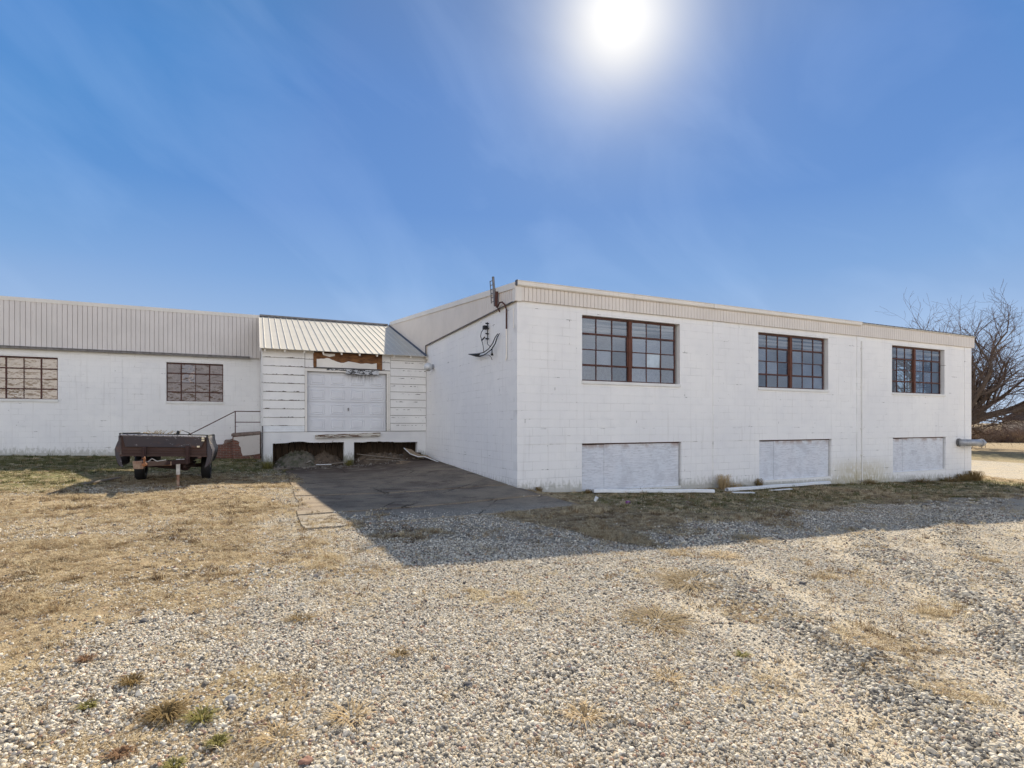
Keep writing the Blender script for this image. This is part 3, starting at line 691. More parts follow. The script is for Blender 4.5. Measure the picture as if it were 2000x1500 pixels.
def turf_points(n, d0, d1, want):
    x, y, d = view_points(n, d0, d1)
    g = gravel_mask(x, y); lu = lush_mask(x, y); sp = sstep(.35, .62, fbm(x, y, 1.7, 3))
    p = (1-g)**1.1*(.35+.65*sp)
    p = p*(lu if want == 'lush' else (1-.8*lu)); p = np.maximum(p, .05*(want == 'dry'))
    ok = (rng.random(n) < p) & ~(in_slab(x, y) & ((x > -4.8+.5*(vnoise(x, y, 1.2)-.5)) | (rng.random(n) > .6)) & ~((y < -2.0+.2*(x+5)) & (x < -3.6) & (rng.random(n) < .6))) & ~((y > -.1) & (x > -.1) & (x < 20.5)) & ~((y > 7.9) & (x > -5.7)) & (y < 14.1) & ~((x > 20) & (x < 37) & (g > .5))
    return x[ok], y[ok]
for want, var, spec, lab in (('dry', dry, ((26000, 1.9, 4.6, .55), (70000, 4.6, 9, .7), (80000, 9, 17, .9), (26000, 17, 30, 1.5)), ('short dry straw coloured winter grass', 'grass')),
                             ('lush', lush, ((1500, 3, 9, .8), (30000, 9, 19, 1.0), (34000, 19, 32, 1.4)), ('greener short grass in the shade of the buildings', 'grass'))):
    P_, R_, S_, PG = [], [], [], []
    for n, d0, d1, k in spec:
        x, y = turf_points(n, d0, d1, want); m = len(x); s = k*(.6+.6*rng.random(m))
        PG.append(np.where(rng.random(m) < .05+.55*sstep(.60, .70, fbm(x*.7+11, y*1.4, 1.9, 3)), 5+rng.integers(0, 2, m), rng.integers(0, 5, m)) if want == 'dry' else rng.integers(0, 4, m))
        tall = (1+1.1*(rng.random(m) < .08))*(.6+1.0*sstep(.42, .68, fbm(x+2, y, 2.6, 3)))
        P_.append(np.stack([x, y, zg(x, y)-.004+np.where(in_slab(x, y), .03, 0)], 1)); R_.append(np.stack([rng.normal(0, .1, m), rng.normal(0, .1, m), rng.random(m)*6.28], 1)); S_.append(np.stack([s*1.1, s*1.1, s*.78*tall], 1))
    scatter(want+'_grass' if want == 'dry' else 'green_grass', np.concatenate(P_), np.concatenate(R_), np.concatenate(S_), var, lab, np.concatenate(PG))

# ================================================================== long white warehouse on the right
wh = thing('warehouse', (10, 0, 0), 'long white painted block warehouse with three steel windows above three boarded openings', 'building')
WIN = [(1.88, 5.17, 3.48), (8.30, 11.58, 9.86), (15.06, 18.38, 16.58)]
BRD = [(1.88, 5.23, 2.62), (8.35, 11.74, 9.07), (15.12, 18.46, 15.82)]
W0, W1 = 2.80, 4.53
mb = MB(); wall(mb, 'y', 0, .22, 0, 20.22, -1.6, 5.10, [(a, b, W0, W1) for a, b, c in WIN]+[(a, b, -.16, 1.16) for a, b, c in BRD])
mb.build('front_wall', M['block_x'], wh)
def roofz(y): return 5.13+.0955*y if y < 13.84 else 5.13+.0955*13.84-.0955*(y-13.84)
mb = MB()
mb.extr([(0, .22, -1.6), (0, 27.5, -1.6), (0, 27.5, roofz(27.5)-.05), (0, 13.84, roofz(13.84)-.05), (0, .22, roofz(.22)-.05)], (.22, 0, 0))
mb.build('side_wall', M['block_y'], wh)
mb = MB(); wall(mb, 'x', 20.0, .22, .22, 27.5, -1.6, 5.0, [(1.3, 4.6, W0, W1)]); mb.build('side_wall', M['block_y'], wh)
mb = MB(); mb.box(.22, 20.0, 27.3, 27.5, -1.6, 5.0); mb.build('rear_wall', M['block_x'], wh)
mb = MB(); mb.box(.22, 20.0, .22, 27.3, 1.25, 1.4); mb.build('floor', M['floor_in'], wh)
mb = MB(); mb.box(.225, 19.995, .225, 12.0, 4.66, 4.70); mb.box(.225, 19.995, 12.0, 12.1, 1.4, 4.66); mb.build('ceiling', M['interior'], wh)
# shallow edge-of-slab projection lines on the face: concrete frame with pilasters, a hair proud of the block infill
for a, b in ((.0, .22), (6.42, 6.90), (13.05, 13.5), (19.75, 20.215)):
    mb = MB(); mb.box(a if a else -.004, b, -.022 if a else -.010, -.0005, -1.2, 4.70); mb.build('pilaster', M['block_x'], wh)
for a, b in ((.222, 6.418), (6.902, 13.048), (13.502, 19.748)): mb = MB(); mb.box(a, b, -.008, -.0005, 1.165, 1.55); mb.build('floor_beam', M['block_x'], wh)
def sash(parent, axis, at, u0, u1, z0, z1, mull, cols, vent_rows=(1, 3), big=(), pale=(), clear=(), matg='glass', matf='rust', parts=True, out=-1):
    """steel factory window: frame bars, mullion, muntins and glass, all set back in the opening"""
    W = thing_child('window', parent, ((u0+u1)/2, at, z0) if axis == 'y' else (at, (u0+u1)/2, z0))
    def B(m, a, b, c, d, dp0, dp1):
        m.box(a, b, at+dp0, at+dp1, c, d) if axis == 'y' else m.box(at+dp0, at+dp1, a, b, c, d)
    g = MB(); f = MB(); halves = [(u0, mull-.07), (mull+.07, u1)] if mull else [(u0, u1)]
    rows = [z0+(z1-z0-.05)*k/4 for k in range(5)]
    B(f, u0, u1, z1-.055, z1, .0, .05); B(f, u0, u1, z0, z0+.022, 0.0, .05); B(f, u0, u0+.03, z0+.022, z1-.055, 0, .05); B(f, u1-.035, u1, z0+.022, z1-.055, 0, .05)
    for hi, (a, b) in enumerate(halves):
        cu = [a+(b-a)*k/cols for k in range(cols+1)]
        for k in range(1, cols):
            wd = .024 if k in big else .012
            B(f, cu[k]-wd, cu[k]+wd, z0+.022, z1-.055, .006, .044)
        for r_ in range(1, 4):
            wd = .024 if r_ in vent_rows else .012
            B(f, a+.03, b-.035, rows[r_]-wd, rows[r_]+wd, -.004 if r_ in vent_rows else .003, .047)
        for c_ in range(cols):
            for r_ in range(4):
                key = (hi*cols+c_, r_); g.cur = 1 if key in pale else 2 if key in clear else random.choice((0, 0, 3, 4))
                d = .022+.002*((c_*7+r_*3) % 3)
                q = [(cu[c_], rows[r_]), (cu[c_+1], rows[r_]), (cu[c_+1], rows[r_+1]), (cu[c_], rows[r_+1])]
                w1, w2, w3 = (random.gauss(0, .0035) for _ in range(3))
                dd = [d+w1, d-w1+w2, d+w2, d-w2]
                g.poly([((u, at+e, z) if axis == 'y' else (at+e, u, z)) for (u, z), e in zip(q, dd)], [(0, 1, 2, 3)])
    fr = f.build('frame', M[matf], W)
    if mull:
        m2 = MB(); B(m2, mull-.055, mull+.055, z0+.01, z1-.05, -.03, .055); B(m2, mull-.085, mull-.055, rows[1], rows[3], -.012, .05); B(m2, mull+.055, mull+.085, rows[1], rows[3], -.012, .05)
        m2.build('mullion', M['rustbright'], W)
    g.build('glass', [M[matg], M['glass_pale'], M['glass_clear'], M.get(matg+'_b', M[matg]), M.get(matg+'_c', M[matg])], W)
    return W
def thing_child(name, parent, loc):
    o = bpy.data.objects.new(name, None); sc.collection.objects.link(o); o.parent = parent; o.location = Vector(loc)-parent.location; o.empty_display_size = .1
    return o
for k, (a, b, c) in enumerate(WIN):
    W = sash(wh, 'y', .10, a, b-(.09 if k < 3 else 0), W0+.02, W1-.005, c, 3, pale=((4, 1),) if k == 0 else (), clear=tuple((i, j) for i in (0, 1, 2) for j in (0, 1, 2)) if k == 2 else ())
    s_ = MB(); s_.box(a-.01, b+.015, -.035, .16, W0-.075, W0+.005); s_.build('sill', M['sillwhite'], W, bevel=.006)
sash(wh, 'x', 20.08, 1.3, 4.6, W0, W1, 2.9, 3, matg='glass_clear')
for a, b, c in BRD:
    P = MB(); P.box(a+.02, c-.003, .085, .105, -.14, 1.115); P.box(c+.003, b-.04, .08, .10, -.14, 1.125)
    bo = P.build('plywood_board', M['ply'], wh)
    s_ = MB(); s_.box(a+.0, b-.002, .02, .2, -.16, -.10); s_.build('sill', M['sillwhite'], wh)
    s_ = MB(); s_.box(a+.02, b-.02, .07, .12, 1.128, 1.158); s_.build('frame', M['rust'], wh)
# metal fascia, gutter and roof edge
mb = MB(); rib_panel(mb, 'y', -.062, -.05, 20.34, lambda u: 4.72, lambda u: 5.07 if u < 13.17 else 5.18, .114, .022, .013)
mb.build('eave_cladding', M['trim'], wh)
mb = MB(); mb.box(-.080, .09, -.075, -.0625, 4.70, 5.08); mb.build('corner_trim', M['trim_white'], wh)
mb = MB(); mb.box(-.080, -.0635, -.0625, .09, 4.70, 5.08); mb.build('corner_trim', M['trim_white'], wh)
mb = MB(); mb.box(20.341, 20.36, -.06, .3, 4.72, 5.17); mb.build('corner_trim', M['trim_white'], wh)
g = MB()
prof = [(-.045, 5.07), (-.10, 5.065), (-.125, 5.09), (-.135, 5.175), (-.150, 5.185), (-.148, 5.195), (-.130, 5.19), (-.118, 5.10), (-.10, 5.08), (-.045, 5.085)]
def gut(x0, x1, m): m.extr([(x0, y, z) for y, z in prof], (x1-x0, 0, 0))
gut(-.06, 6.40, g); gut(6.403, 13.17, g)
g.box(6.34, 6.46, -.153, -.13, 5.07, 5.18)
g.build('gutter', M['gutter'], wh); g2 = MB(); g2.box(-.075, -.06, -.155, -.045, 5.06, 5.20); g2.build('gutter_end', M['darkmetal'], wh)
def roof_sheet(mb, x0, x1, ya, za, yb, zb, pitch, h=.022, w=.03, th=.02):
    dy, dz = yb-ya, zb-za; L = math.hypot(dy, dz); n = Vector((0, -dz/L, dy/L)); 
    if n.z < 0: n = -n
    A = Vector((x0, ya, za)); D = Vector((0, dy, dz))
    mb.hexa([A, A+Vector((x1-x0, 0, 0)), A+Vector((x1-x0, 0, 0))+D, A+D]+[p+n*th for p in (A, A+Vector((x1-x0, 0, 0)), A+Vector((x1-x0, 0, 0))+D, A+D)])
    x = x0+pitch/2
    while x < x1-w:
        a = Vector((x, ya, za))+n*(th+.0005); b = [a, a+Vector((w, 0, 0)), a+Vector((w, 0, 0))+D, a+D]; c = [a+Vector((w*.25, 0, 0))+n*h, a+Vector((w*.75, 0, 0))+n*h, a+Vector((w*.75, 0, 0))+D+n*h, a+Vector((w*.25, 0, 0))+D+n*h]
        mb.hexa(b+c); x += pitch
mb = MB(); roof_sheet(mb, -.04, 20.33, -.10, 5.135, 13.84, roofz(13.84), .235, .02, .035); mb.build('roof', M['roofmetal'], wh)
mb = MB(); roof_sheet(mb, -.04, 20.33, 27.7, roofz(27.7), 13.86, roofz(13.84), .94, .02, .035); mb.build('roof', M['roofmetal'], wh)
mb = MB(); mb.box(13.17, 20.36, -.075, -.04, 5.176, 5.20); mb.build('roof_edge', M['darkmetal'], wh)
# side cladding under the rake
def sidebot(y): return 4.72 if y < 7.86 else 4.24+(y-7.9)*.335
mb = MB(); rib_panel(mb, 'x', -.062, .09, 13.9, lambda u: 4.72-.0135*u if u < 7.86 else 4.10+(u-7.9)*.335, lambda u: roofz(u)-.10, .125, .03, .026)
mb.build('rake_cladding', M['trim'], wh)
mb = MB()
def rake(y0, y1, x0, x1, a, b): mb.hexa([(x0, y0, roofz(y0)+a), (x1, y0, roofz(y0)+a), (x1, y1, roofz(y1)+a), (x0, y1, roofz(y1)+a), (x0, y0, roofz(y0)+b), (x1, y0, roofz(y0)+b), (x1, y1, roofz(y1)+b), (x0, y1, roofz(y1)+b)])
rake(-.05, 13.86, -.092, -.063, -.12, .035)
mb.build('rake_trim', M['trim_white'], wh)
mb = MB(); mb.tube([(-.062, .0, 4.712), (-.062, 7.86, 4.606)], .018, 6); mb.box(-.075, -.045, 7.84, 7.88, 4.27, 4.60); mb.build('drip_edge', M['darkmetal'], wh)
# painted conduit on the face, fittings
mb = MB(); mb.tube([(13.28, -.045, 4.55), (13.28, -.045, 2.2), (13.30, -.045, -.35)], .022, 8)
for z in (4.3, 2.95, 1.5, .6): mb.box(13.23, 13.33, -.07, -.012, z-.02, z+.02)
mb.build('conduit', M['sillwhite'], wh)
# vent duct at the right-hand end
du = thing('vent_duct', (19.3, -.1, .93), 'short grey round vent duct with pointed cap low at the right wall end', 'vent duct')
mb = MB(); c0 = Vector((19.3, -.012, .93)); 
mb.tube([c0, c0+Vector((0, -.05, 0))], [.16, .16], 16); mb.build('flange', M['greymetal'], du)
mb = MB(); mb.tube([(19.3, -.06, .93), (19.33, -.22, .93), (19.42, -.30, .925), (19.65, -.36, .92), (20.05, -.40, .915)], .135, 16); mb.build('pipe', M['galv'], du, True)
mb = MB(); mb.tube([(20.02, -.40, .915), (20.12, -.41, .915)], .155, 16); mb.tube([(20.12, -.41, .915), (20.42, -.44, .91)], [.15, .015], 16); mb.build('cap', M['galv'], du)

# ---- service entrance hardware on the short side wall
sm = thing('service_mast', (-.06, 1.0, 4.6), 'rusty electrical mast and ladder-like bracket rising above the roof edge of the side wall', 'mast')
mb = MB(); mb.tube([(-.13, .97, 5.14), (-.13, 1.01, 4.76)], .042, 8); mb.build('mast', M['rust'], sm)
mb = MB(); mb.tube([(-.13, 1.42, 5.52), (-.13, 1.32, 4.90)], .012, 6); mb.tube([(-.13, 1.21, 5.58), (-.13, 1.07, 4.78)], .034, 6)
for k in range(6): z = 4.92+.115*k; mb.tube([(-.13, 1.11+.021*k, z), (-.13, 1.33+.017*k, z+.01)], .011, 6)
mb.build('bracket', M['greymetal'], sm)
mb = MB(); mb.tube([(-.12, 1.00, 4.74), (-.13, .88, 4.74), (-.15, .74, 4.80), (-.14, .60, 4.79), (-.10, .53, 4.72), (-.045, .54, 4.60), (-.04, .55, 4.10)], .021, 8); mb.tube([(-.12, .95, 4.73), (-.06, .92, 4.60)], .016, 6); mb.build('conduit', M['rust'], sm, True)
mb = MB(); mb.tube([(-.04, .55, 4.10), (-.04, .55, 3.36), (-.05, .58, 3.30)], .022, 8); mb.build('painted_conduit', M['whitewood'], sm)
tag(MB().tube([(-.03, .15, 4.56), (-.03, .15, 4.06)], .012, 6).build('short_conduit', M['whitewood']), 'short thin painted conduit stub near the corner under the roof edge', 'conduit')
ir = thing('insulator_rack', (-.06, 1.8, 4.0), 'black vertical insulator rack with dangling wires on the white side wall', 'insulator rack')
mb = MB(); mb.tube([(-.05, 1.79, 4.48), (-.05, 1.79, 3.98)], .013, 6)
for k in range(4): z = 4.44-.14*k; mb.tube([(-.02, 1.78, z), (-.12, 1.76, z)], .017, 8); mb.tube([(-.08, 1.77, z-.018), (-.08, 1.77, z+.018)], .027, 8)
mb.build('rack', M['wire'], ir)
mb = MB(); mb.box(-.14, -.03, 1.82, 1.95, 4.29, 4.40); mb.build('junction_box', M['black'], ir, bevel=.02)
mb = MB(); mb.tube([(-.08, 1.95, 4.34), (-.12, 2.08, 4.24), (-.12, 2.13, 4.14), (-.10, 2.09, 4.01), (-.09, 2.02, 3.86), (-.08, 1.98, 3.65)], .010, 5); mb.build('wire', M['wire'], ir, True)
mb = MB(); mb.tube([(-.06, 1.79, 3.99), (-.10, 1.66, 3.85), (-.12, 1.46, 3.77)], .009, 5); mb.build('wire', M['wire'], ir, True)
mb = MB(); mb.tube([(-.1, 2.10, 4.02), (-.08, 1.92, 4.08)], .022, 5); mb.build('clamp', M['wire'], ir, True)
cb = thing('cable_bundle', (-.1, 1.2, 3.7), 'thick black cut power cables curling off the side wall with loose ends', 'cable')
mb = MB(); mb.tube([(-.05, .96, 4.05), (-.10, 1.0, 3.95), (-.13, 1.08, 3.78), (-.14, 1.32, 3.66), (-.15, 1.6, 3.60), (-.15, 1.85, 3.57), (-.15, 2.15, 3.57), (-.15, 2.45, 3.62)], [.013, .015, .015, .014, .014, .015, .022, .024], 7)
mb.build('cable', M['wire'], cb, True)
mb = MB(); mb.tube([(-.05, 1.08, 4.06), (-.10, 1.15, 3.96), (-.12, 1.25, 3.83), (-.14, 1.5, 3.70), (-.15, 1.82, 3.645), (-.15, 2.15, 3.65), (-.16, 2.4, 3.66)], [.012, .013, .013, .013, .013, .016, .022], 7); mb.build('cable', M['wire'], cb, True)
mb = MB(); mb.tube([(-.15, 2.15, 3.62), (-.16, 2.4, 3.64), (-.17, 2.62, 3.67), (-.17, 2.95, 3.72)], [.022, .045, .032, .013], 8); mb.build('cable_end', M['wire'], cb, True)
mb = MB(); mb.tube([(-.13, 1.28, 3.70), (-.14, 1.26, 3.58), (-.14, 1.25, 3.50)], [.012, .014, .04], 6); mb.build('pigtail', M['wire'], cb, True)
mb = MB(); mb.tube([(-.13, 1.82, 3.57), (-.14, 1.50, 3.54), (-.14, 1.32, 3.46), (-.12, 1.30, 3.38)], .008, 5); mb.build('pigtail', M['wire'], cb, True)
# fluorescent bell lamp in the inner corner
fl = thing('wall_lamp', (-.1, 7.2, 3.72), 'round white bell shaped outdoor lamp on the side wall beside the dock corner', 'wall lamp')
mb = MB(); mb.tube([(-.0, 7.05, 3.74), (-.05, 7.05, 3.74)], .09, 14); mb.tube([(-.05, 7.05, 3.74), (-.14, 7.05, 3.75), (-.20, 7.06, 3.72)], .03, 8); mb.build('bracket', M['galv'], fl)
mb = MB(); d = Vector((-.35, -.85, -.12)).normalized(); p0 = Vector((-.17, 7.10, 3.73))
mb.tube([p0+d*.04, p0+d*.10, p0+d*.17, p0+d*.175, p0+d*.10], [.06, .12, .155, .145, .06], 18, caps=False); mb.tube([p0, p0+d*.002], [.001, .05], 18); mb.build('shade', M['plasticwhite'], fl, True)
mb = MB(); mb.tube([p0+d*.10, p0+d*.172], [.07, .07], 12); mb.build('lens', M['darkmetal'], fl)

# ================================================================== low wing on the left, set back
lw = thing('factory_wing', (-14, 14.2, 0), 'set-back white block wing with tall grey ribbed metal parapet and two old steel windows', 'building')
LW = [(-14.80, -12.73), (-9.18, -7.11), (-20.4, -18.3)]
mb = MB(); wall(mb, 'y', 14.2, .22, -24, -.001, -1, 4.56, [(a, b, 2.58, 4.20) for a, b in LW]); mb.build('front_wall', M['block_x'], lw)
mb = MB(); mb.box(-11.03, -10.68, 14.188, 14.1995, -1, 4.45); mb.box(-24, -5.5, 14.185, 14.1995, 4.24, 4.45); mb.build('concrete_frame', M['block_x'], lw)
mb = MB(); mb.box(-24, -.1, 14.45, 25, -1, 6.2); mb.build('roof_block', M['trim_left'], lw)
mb = MB(); rib_panel(mb, 'y', 14.09, -24.02, -5.45, lambda u: 4.50, lambda u: 6.25, .157, .035, .016); 
mb.build('parapet_cladding', M['trim_left'], lw)
mb = MB(); mb.box(-24.02, -5.45, 14.075, 14.40, 6.245, 6.39); mb.build('coping', M['trim_white'], lw)
mb = MB(); mb.box(-24.02, -6.09, 14.0, 14.075, 4.47, 4.535); mb.box(-24.02, -6.09, 13.97, 14.075, 4.535, 4.56); mb.build('gutter', M['greymetal'], lw)
for i, (a, b) in enumerate(LW):
    W = sash(lw, 'y', 14.26, a, b, 2.60, 4.19, None, 4, big=(1, 3), matg='glass_brown' if i == 1 else 'glass_tan')
    s_ = MB(); s_.box(a-.01, b+.02, 14.16, 14.3, 2.50, 2.598); s_.build('sill', M['sillwhite'], W, bevel=.006)

# ================================================================== loading dock house between the two
dk = thing('loading_dock', (-2.8, 8, 0), 'small white clapboard loading dock house with panelled garage door under a sloping metal roof', 'building')
DX0, DX1 = -5.64, -.012
mb = MB(); y0, y1 = 8.0, 8.26
def jagged(mb, xa, xb, zlo, zhi_f, y0, y1, n=30):
    for i in range(n):
        a = xa+(xb-xa)*i/n; b = xa+(xb-xa)*(i+1)/n
        za, zb = zlo, zlo
        mb.hexa([(a, y0, zhi_f(a)), (b, y0, zhi_f(b)), (b, y1, zhi_f(b)), (a, y1, zhi_f(a)), (a, y0, zlo), (b, y0, zlo), (b, y1, zlo), (a, y1, zlo)])
mb.box(DX0, -5.33, y0, y1, -.5, 1.10); mb.box(-3.0, -2.66, y0, y1, -.5, 1.10); mb.box(-.34, DX1, y0, y1, -.5, 1.10)
mb.box(DX0, DX1, y0, y1, 1.10, 1.385)
jagged(mb, -5.33, -3.0, 1.10, lambda x: 1.0+.06*math.exp(-((x+4.55)/.35)**2)+.02*(vnoise(x, 1, 9)-.5)+.015*(x > -3.95), y0, y1)
jagged(mb, -2.66, -.34, 1.10, lambda x: .985+.05*(x < -1.2)*float(vnoise(x, 5, 7))+.0, y0, y1)
mb.build('foundation', M['found'], dk)
mb = MB(); mb.box(DX0, DX0+.2, 8.26, 14.19, -.5, 1.385); mb.build('foundation', M['found'], dk)
mb = MB()
for k in range(26): a = -5.42+k*.215; mb.box(a+.006, a+.209, 9.35+.012*(k % 3), 9.39+.012*(k % 3), -.1, 1.3)
mb.build('crawl_space_wall', M['dark_in'], dk)
mb = MB(); mb.box(DX0+.21, -.02, 8.27, 14.1, 1.30, 1.38); mb.build('deck', M['dark_in'], dk)
# clapboards
E_ = .29
def clap(mb, x0, x1, z0, z1, y=8.0, off=0):
    z = z0; k = 0
    while z < z1-.02:
        zt = min(z+E_, z1); a = x0+random.uniform(0, .006); b = x1-random.uniform(0, .006); s_ = random.gauss(0, .003)
        mb.hexa([(a, y-.034+s_, z+.004), (b, y-.034-s_, z+.004), (b, y-.0, z+.004), (a, y-.0, z+.004), (a, y-.010, zt-.010), (b, y-.010, zt-.010), (b, y-.0, zt-.010), (a, y-.0, zt-.010)])
        z = zt; k += 1
mb = MB(); wall(mb, 'y', 8.0, .10, DX0+.02, DX1, 1.39, 4.22, [(-4.24, -1.5, 1.395, 3.49)]); mb.build('wall_sheathing', M['dark_in'], dk)  # sheathing kept dark so the gaps draw shade lines under the laps
for q in ((DX0, -4.315, 1.60, 4.17), (-1.362, DX1, 1.40, 4.19), (-4.31, -4.03, 3.62, 4.17), (-1.66, -1.366, 3.62, 4.19)): mb = MB(); clap(mb, *q); mb.build('clapboard_siding', M['siding'], dk)
mb = MB()
for k in range(3): z = 1.40+k*.066; mb.hexa([(DX0, 7.972, z), (-4.32, 7.972, z), (-4.32, 7.999, z), (DX0, 7.999, z), (DX0, 7.985, z+.064), (-4.32, 7.985, z+.064), (-4.32, 7.999, z+.064), (DX0, 7.999, z+.064)])
mb.build('vinyl_strip', M['plasticwhite'], dk)
mb = MB(); mb.box(DX0-.03, DX0-.002, 7.96, 14.1, 1.39, 4.2); mb.build('side_wall', M['siding'], dk)
mb = MB(); mb.box(DX0-.028, DX0+.012, 7.94, 7.969, -.1, 1.60); mb.build('corner_post', M['darkmetal'], dk)
mb = MB(); mb.box(-4.31, -4.24, 7.955, 8.11, 1.40, 3.49); mb.build('door_jamb', M['whitewood'], dk, bevel=.004)
mb = MB(); mb.box(-1.5, -1.435, 7.955, 8.11, 1.40, 3.49); mb.box(-1.43, -1.37, 7.965, 8.0, 1.40, 3.49); mb.build('door_jamb', M['whitewood'], dk, bevel=.004)
mb = MB(); mb.box(-4.32, -1.37, 7.95, 8.11, 3.493, 3.60); mb.build('door_head', M['whitewood'], dk, bevel=.004)
# sectional door with raised panels
gd = thing_child('garage_door', dk, (-2.87, 8.1, 1.4))
secs = [1.40, 1.915, 2.44, 2.96, 3.49]
for k in range(4):
    mb = MB(); za, zb = secs[k]+.004, secs[k+1]-.004; yf = 8.075
    mb.box(-4.235, -1.505, yf, yf+.04, za, zb)
    for c_ in range(4):
        w = (2.73)/4; a = -4.235+w*c_+.12; b = a+w-.24; c, d = za+.10, zb-.10
        # moulded raised panel: frame groove + field
        mb.poly([(a-.03, yf-.0005, c-.03), (b+.03, yf-.0005, c-.03), (b+.03, yf-.0005, d+.03), (a-.03, yf-.0005, d+.03), (a, yf-.012, c), (b, yf-.012, c), (b, yf-.012, d), (a, yf-.012, d)], [(0, 1, 5, 4), (1, 2, 6, 5), (2, 3, 7, 6), (3, 0, 4, 7)])
        mb.poly([(a, yf-.012, c), (b, yf-.012, c), (b, yf-.012, d), (a, yf-.012, d), (a+.025, yf-.002, c+.025), (b-.025, yf-.002, c+.025), (b-.025, yf-.002, d-.025), (a+.025, yf-.002, d-.025), (a+.05, yf-.014, c+.05), (b-.05, yf-.014, c+.05), (b-.05, yf-.014, d-.05), (a+.05, yf-.014, d-.05)],
                [(0, 1, 5, 4), (1, 2, 6, 5), (2, 3, 7, 6), (3, 0, 4, 7), (4, 5, 9, 8), (5, 6, 10, 9), (6, 7, 11, 10), (7, 4, 8, 11), (8, 9, 10, 11)])
    mb.build('door_section', M['door'], gd)
mb = MB(); mb.tube([(-2.85, 8.075, 2.20), (-2.85, 8.03, 2.20)], .028, 12); mb.box(-2.865, -2.835, 8.02, 8.03, 2.12, 2.24); mb.build('handle', M['greymetal'], gd)
mb = MB(); mb.box(-4.24, -1.5, 8.04, 8.14, 1.386, 1.40); mb.build('threshold', M['darkmetal'], dk)
# rotten header above the door
MR = simple('rotten_plywood', (.24, .115, .045), .85, .3, 4, .4, 30, col2=(.10, .045, .022), stretch=(1, 1, 3))
mb = MB(); mb.box(-4.0, -1.68, 7.985, 7.999, 3.62, 4.16); mb.build('rotten_sheathing', MR, dk)
def ragged_strip(mb, xa, xb, z0f, z1f, y, th, n=60, lean=0):
    xs_ = [xa+(xb-xa)*i/n for i in range(n+1)]; P = []
    for x in xs_: P += [(x, y, z0f(x)), (x, y-lean, z1f(x))]
    b = len(mb.v); mb.v += P+[(p[0], p[1]+th, p[2]) for p in P]; m = len(P)
    for i in range(n):
        k = b+2*i
        for f in ((k, k+2, k+3, k+1), (k+m+1, k+m+3, k+m+2, k+m), (k, k+m, k+m+2, k+2), (k+1, k+3, k+m+3, k+m+1)): mb.f.append(f); mb.mi.append(0)
    for k in (b, b+2*n): mb.f.append((k, k+1, k+m+1, k+m)); mb.mi.append(0)
nz = lambda x, s, q: float(fbm(np.array([x]), np.array([s]), q, 3)[0])-.5
mb = MB(); ragged_strip(mb, -3.93, -1.86, lambda x: 3.64+.02*nz(x, 3, 4), lambda x: 3.86+.03*(x+3.9)*-.3+.16*nz(x, 9, 3)+.10*math.exp(-((x+3.7)/.35)**2), 7.955, .018)
ragged_strip(mb, -3.72, -3.32, lambda x: 4.02+.15*abs(x+3.5)*1.6, lambda x: 4.13, 7.96, .015, 16)
mb.build('torn_board', M['whitewood'], dk)
mb = MB(); mb.box(-3.98, -1.75, 7.90, 7.953, 3.612, 3.645); mb.build('drip_cap', M['darkmetal'], dk)
ML = peel_paint('mouldy_board', (.62, .64, .66), (.03, .03, .032), .50, (2.5, 2.5, 5))
mb = MB(); ragged_strip(mb, -2.95, -1.80, lambda x: 3.44+.10*nz(x, 2, 5), lambda x: 3.60+.03*nz(x, 7, 6), 7.91, .03, 40, -.01); mb.build('mouldy_board', ML, dk)
mb = MB(); ragged_strip(mb, -3.6, -2.9, lambda x: 3.55+.04*nz(x, 12, 5), lambda x: 3.605, 7.93, .02, 24); mb.build('torn_board', ML, dk)
mb = MB(); ragged_strip(mb, -4.04, -3.86, lambda x: 3.70+.1*nz(x, 5, 8), lambda x: 4.12, 7.962, .012, 10, .01); mb.build('torn_sheathing', MR, dk); mb = MB(); ragged_strip(mb, -1.84, -1.67, lambda x: 3.60+.08*nz(x, 15, 8), lambda x: 4.08, 7.958, .012, 10, .02); mb.build('torn_sheathing', MR, dk)
# rafters, fascia and roof
RS = (6.40-4.20)/(14.2-7.68)
def rz(y): return 4.17+(y-7.68)*RS
for k in range(10):
    x = -5.60+k*.615
    mb = MB(); mb.hexa([(x, 7.72, rz(7.72)-.10), (x+.045, 7.72, rz(7.72)-.10), (x+.045, 8.6, rz(8.6)-.12), (x, 8.6, rz(8.6)-.12), (x, 7.72, rz(7.72)-.004), (x+.045, 7.72, rz(7.72)-.004), (x+.045, 8.6, rz(8.6)-.004), (x, 8.6, rz(8.6)-.004)])
    mb.build('rafter', M['whitewood'], dk)
mb = MB(); mb.box(DX0, -4.02, 7.955, 7.985, 4.12, 4.215); mb.build('frieze_board', M['whitewood'], dk); mb = MB(); mb.box(-1.66, -.1, 7.955, 7.985, 4.14, 4.225); mb.build('frieze_board', M['whitewood'], dk)
mb = MB(); roof_sheet(mb, -5.71, -.10, 7.66, rz(7.66), 14.08, rz(14.08), .2345, .022, .04, .012)
rf = mb.build('roof', M['roofmetal'], dk)
mb = MB(); mb.hexa([(-5.735, 7.66, rz(7.66)-.10), (-5.712, 7.66, rz(7.66)-.10), (-5.712, 14.07, rz(14.07)-.1), (-5.735, 14.07, rz(14.07)-.1), (-5.735, 7.66, rz(7.66)+.04), (-5.712, 7.66, rz(7.66)+.04), (-5.712, 14.07, rz(14.07)+.04), (-5.735, 14.07, rz(14.07)+.04)]); mb.build('rake_trim', M['trim_white'], dk)
mb = MB(); mb.box(-5.70, -.15, 13.95, 14.09, 6.335, 6.41); mb.build('ridge_flashing', M['greymetal'], dk)
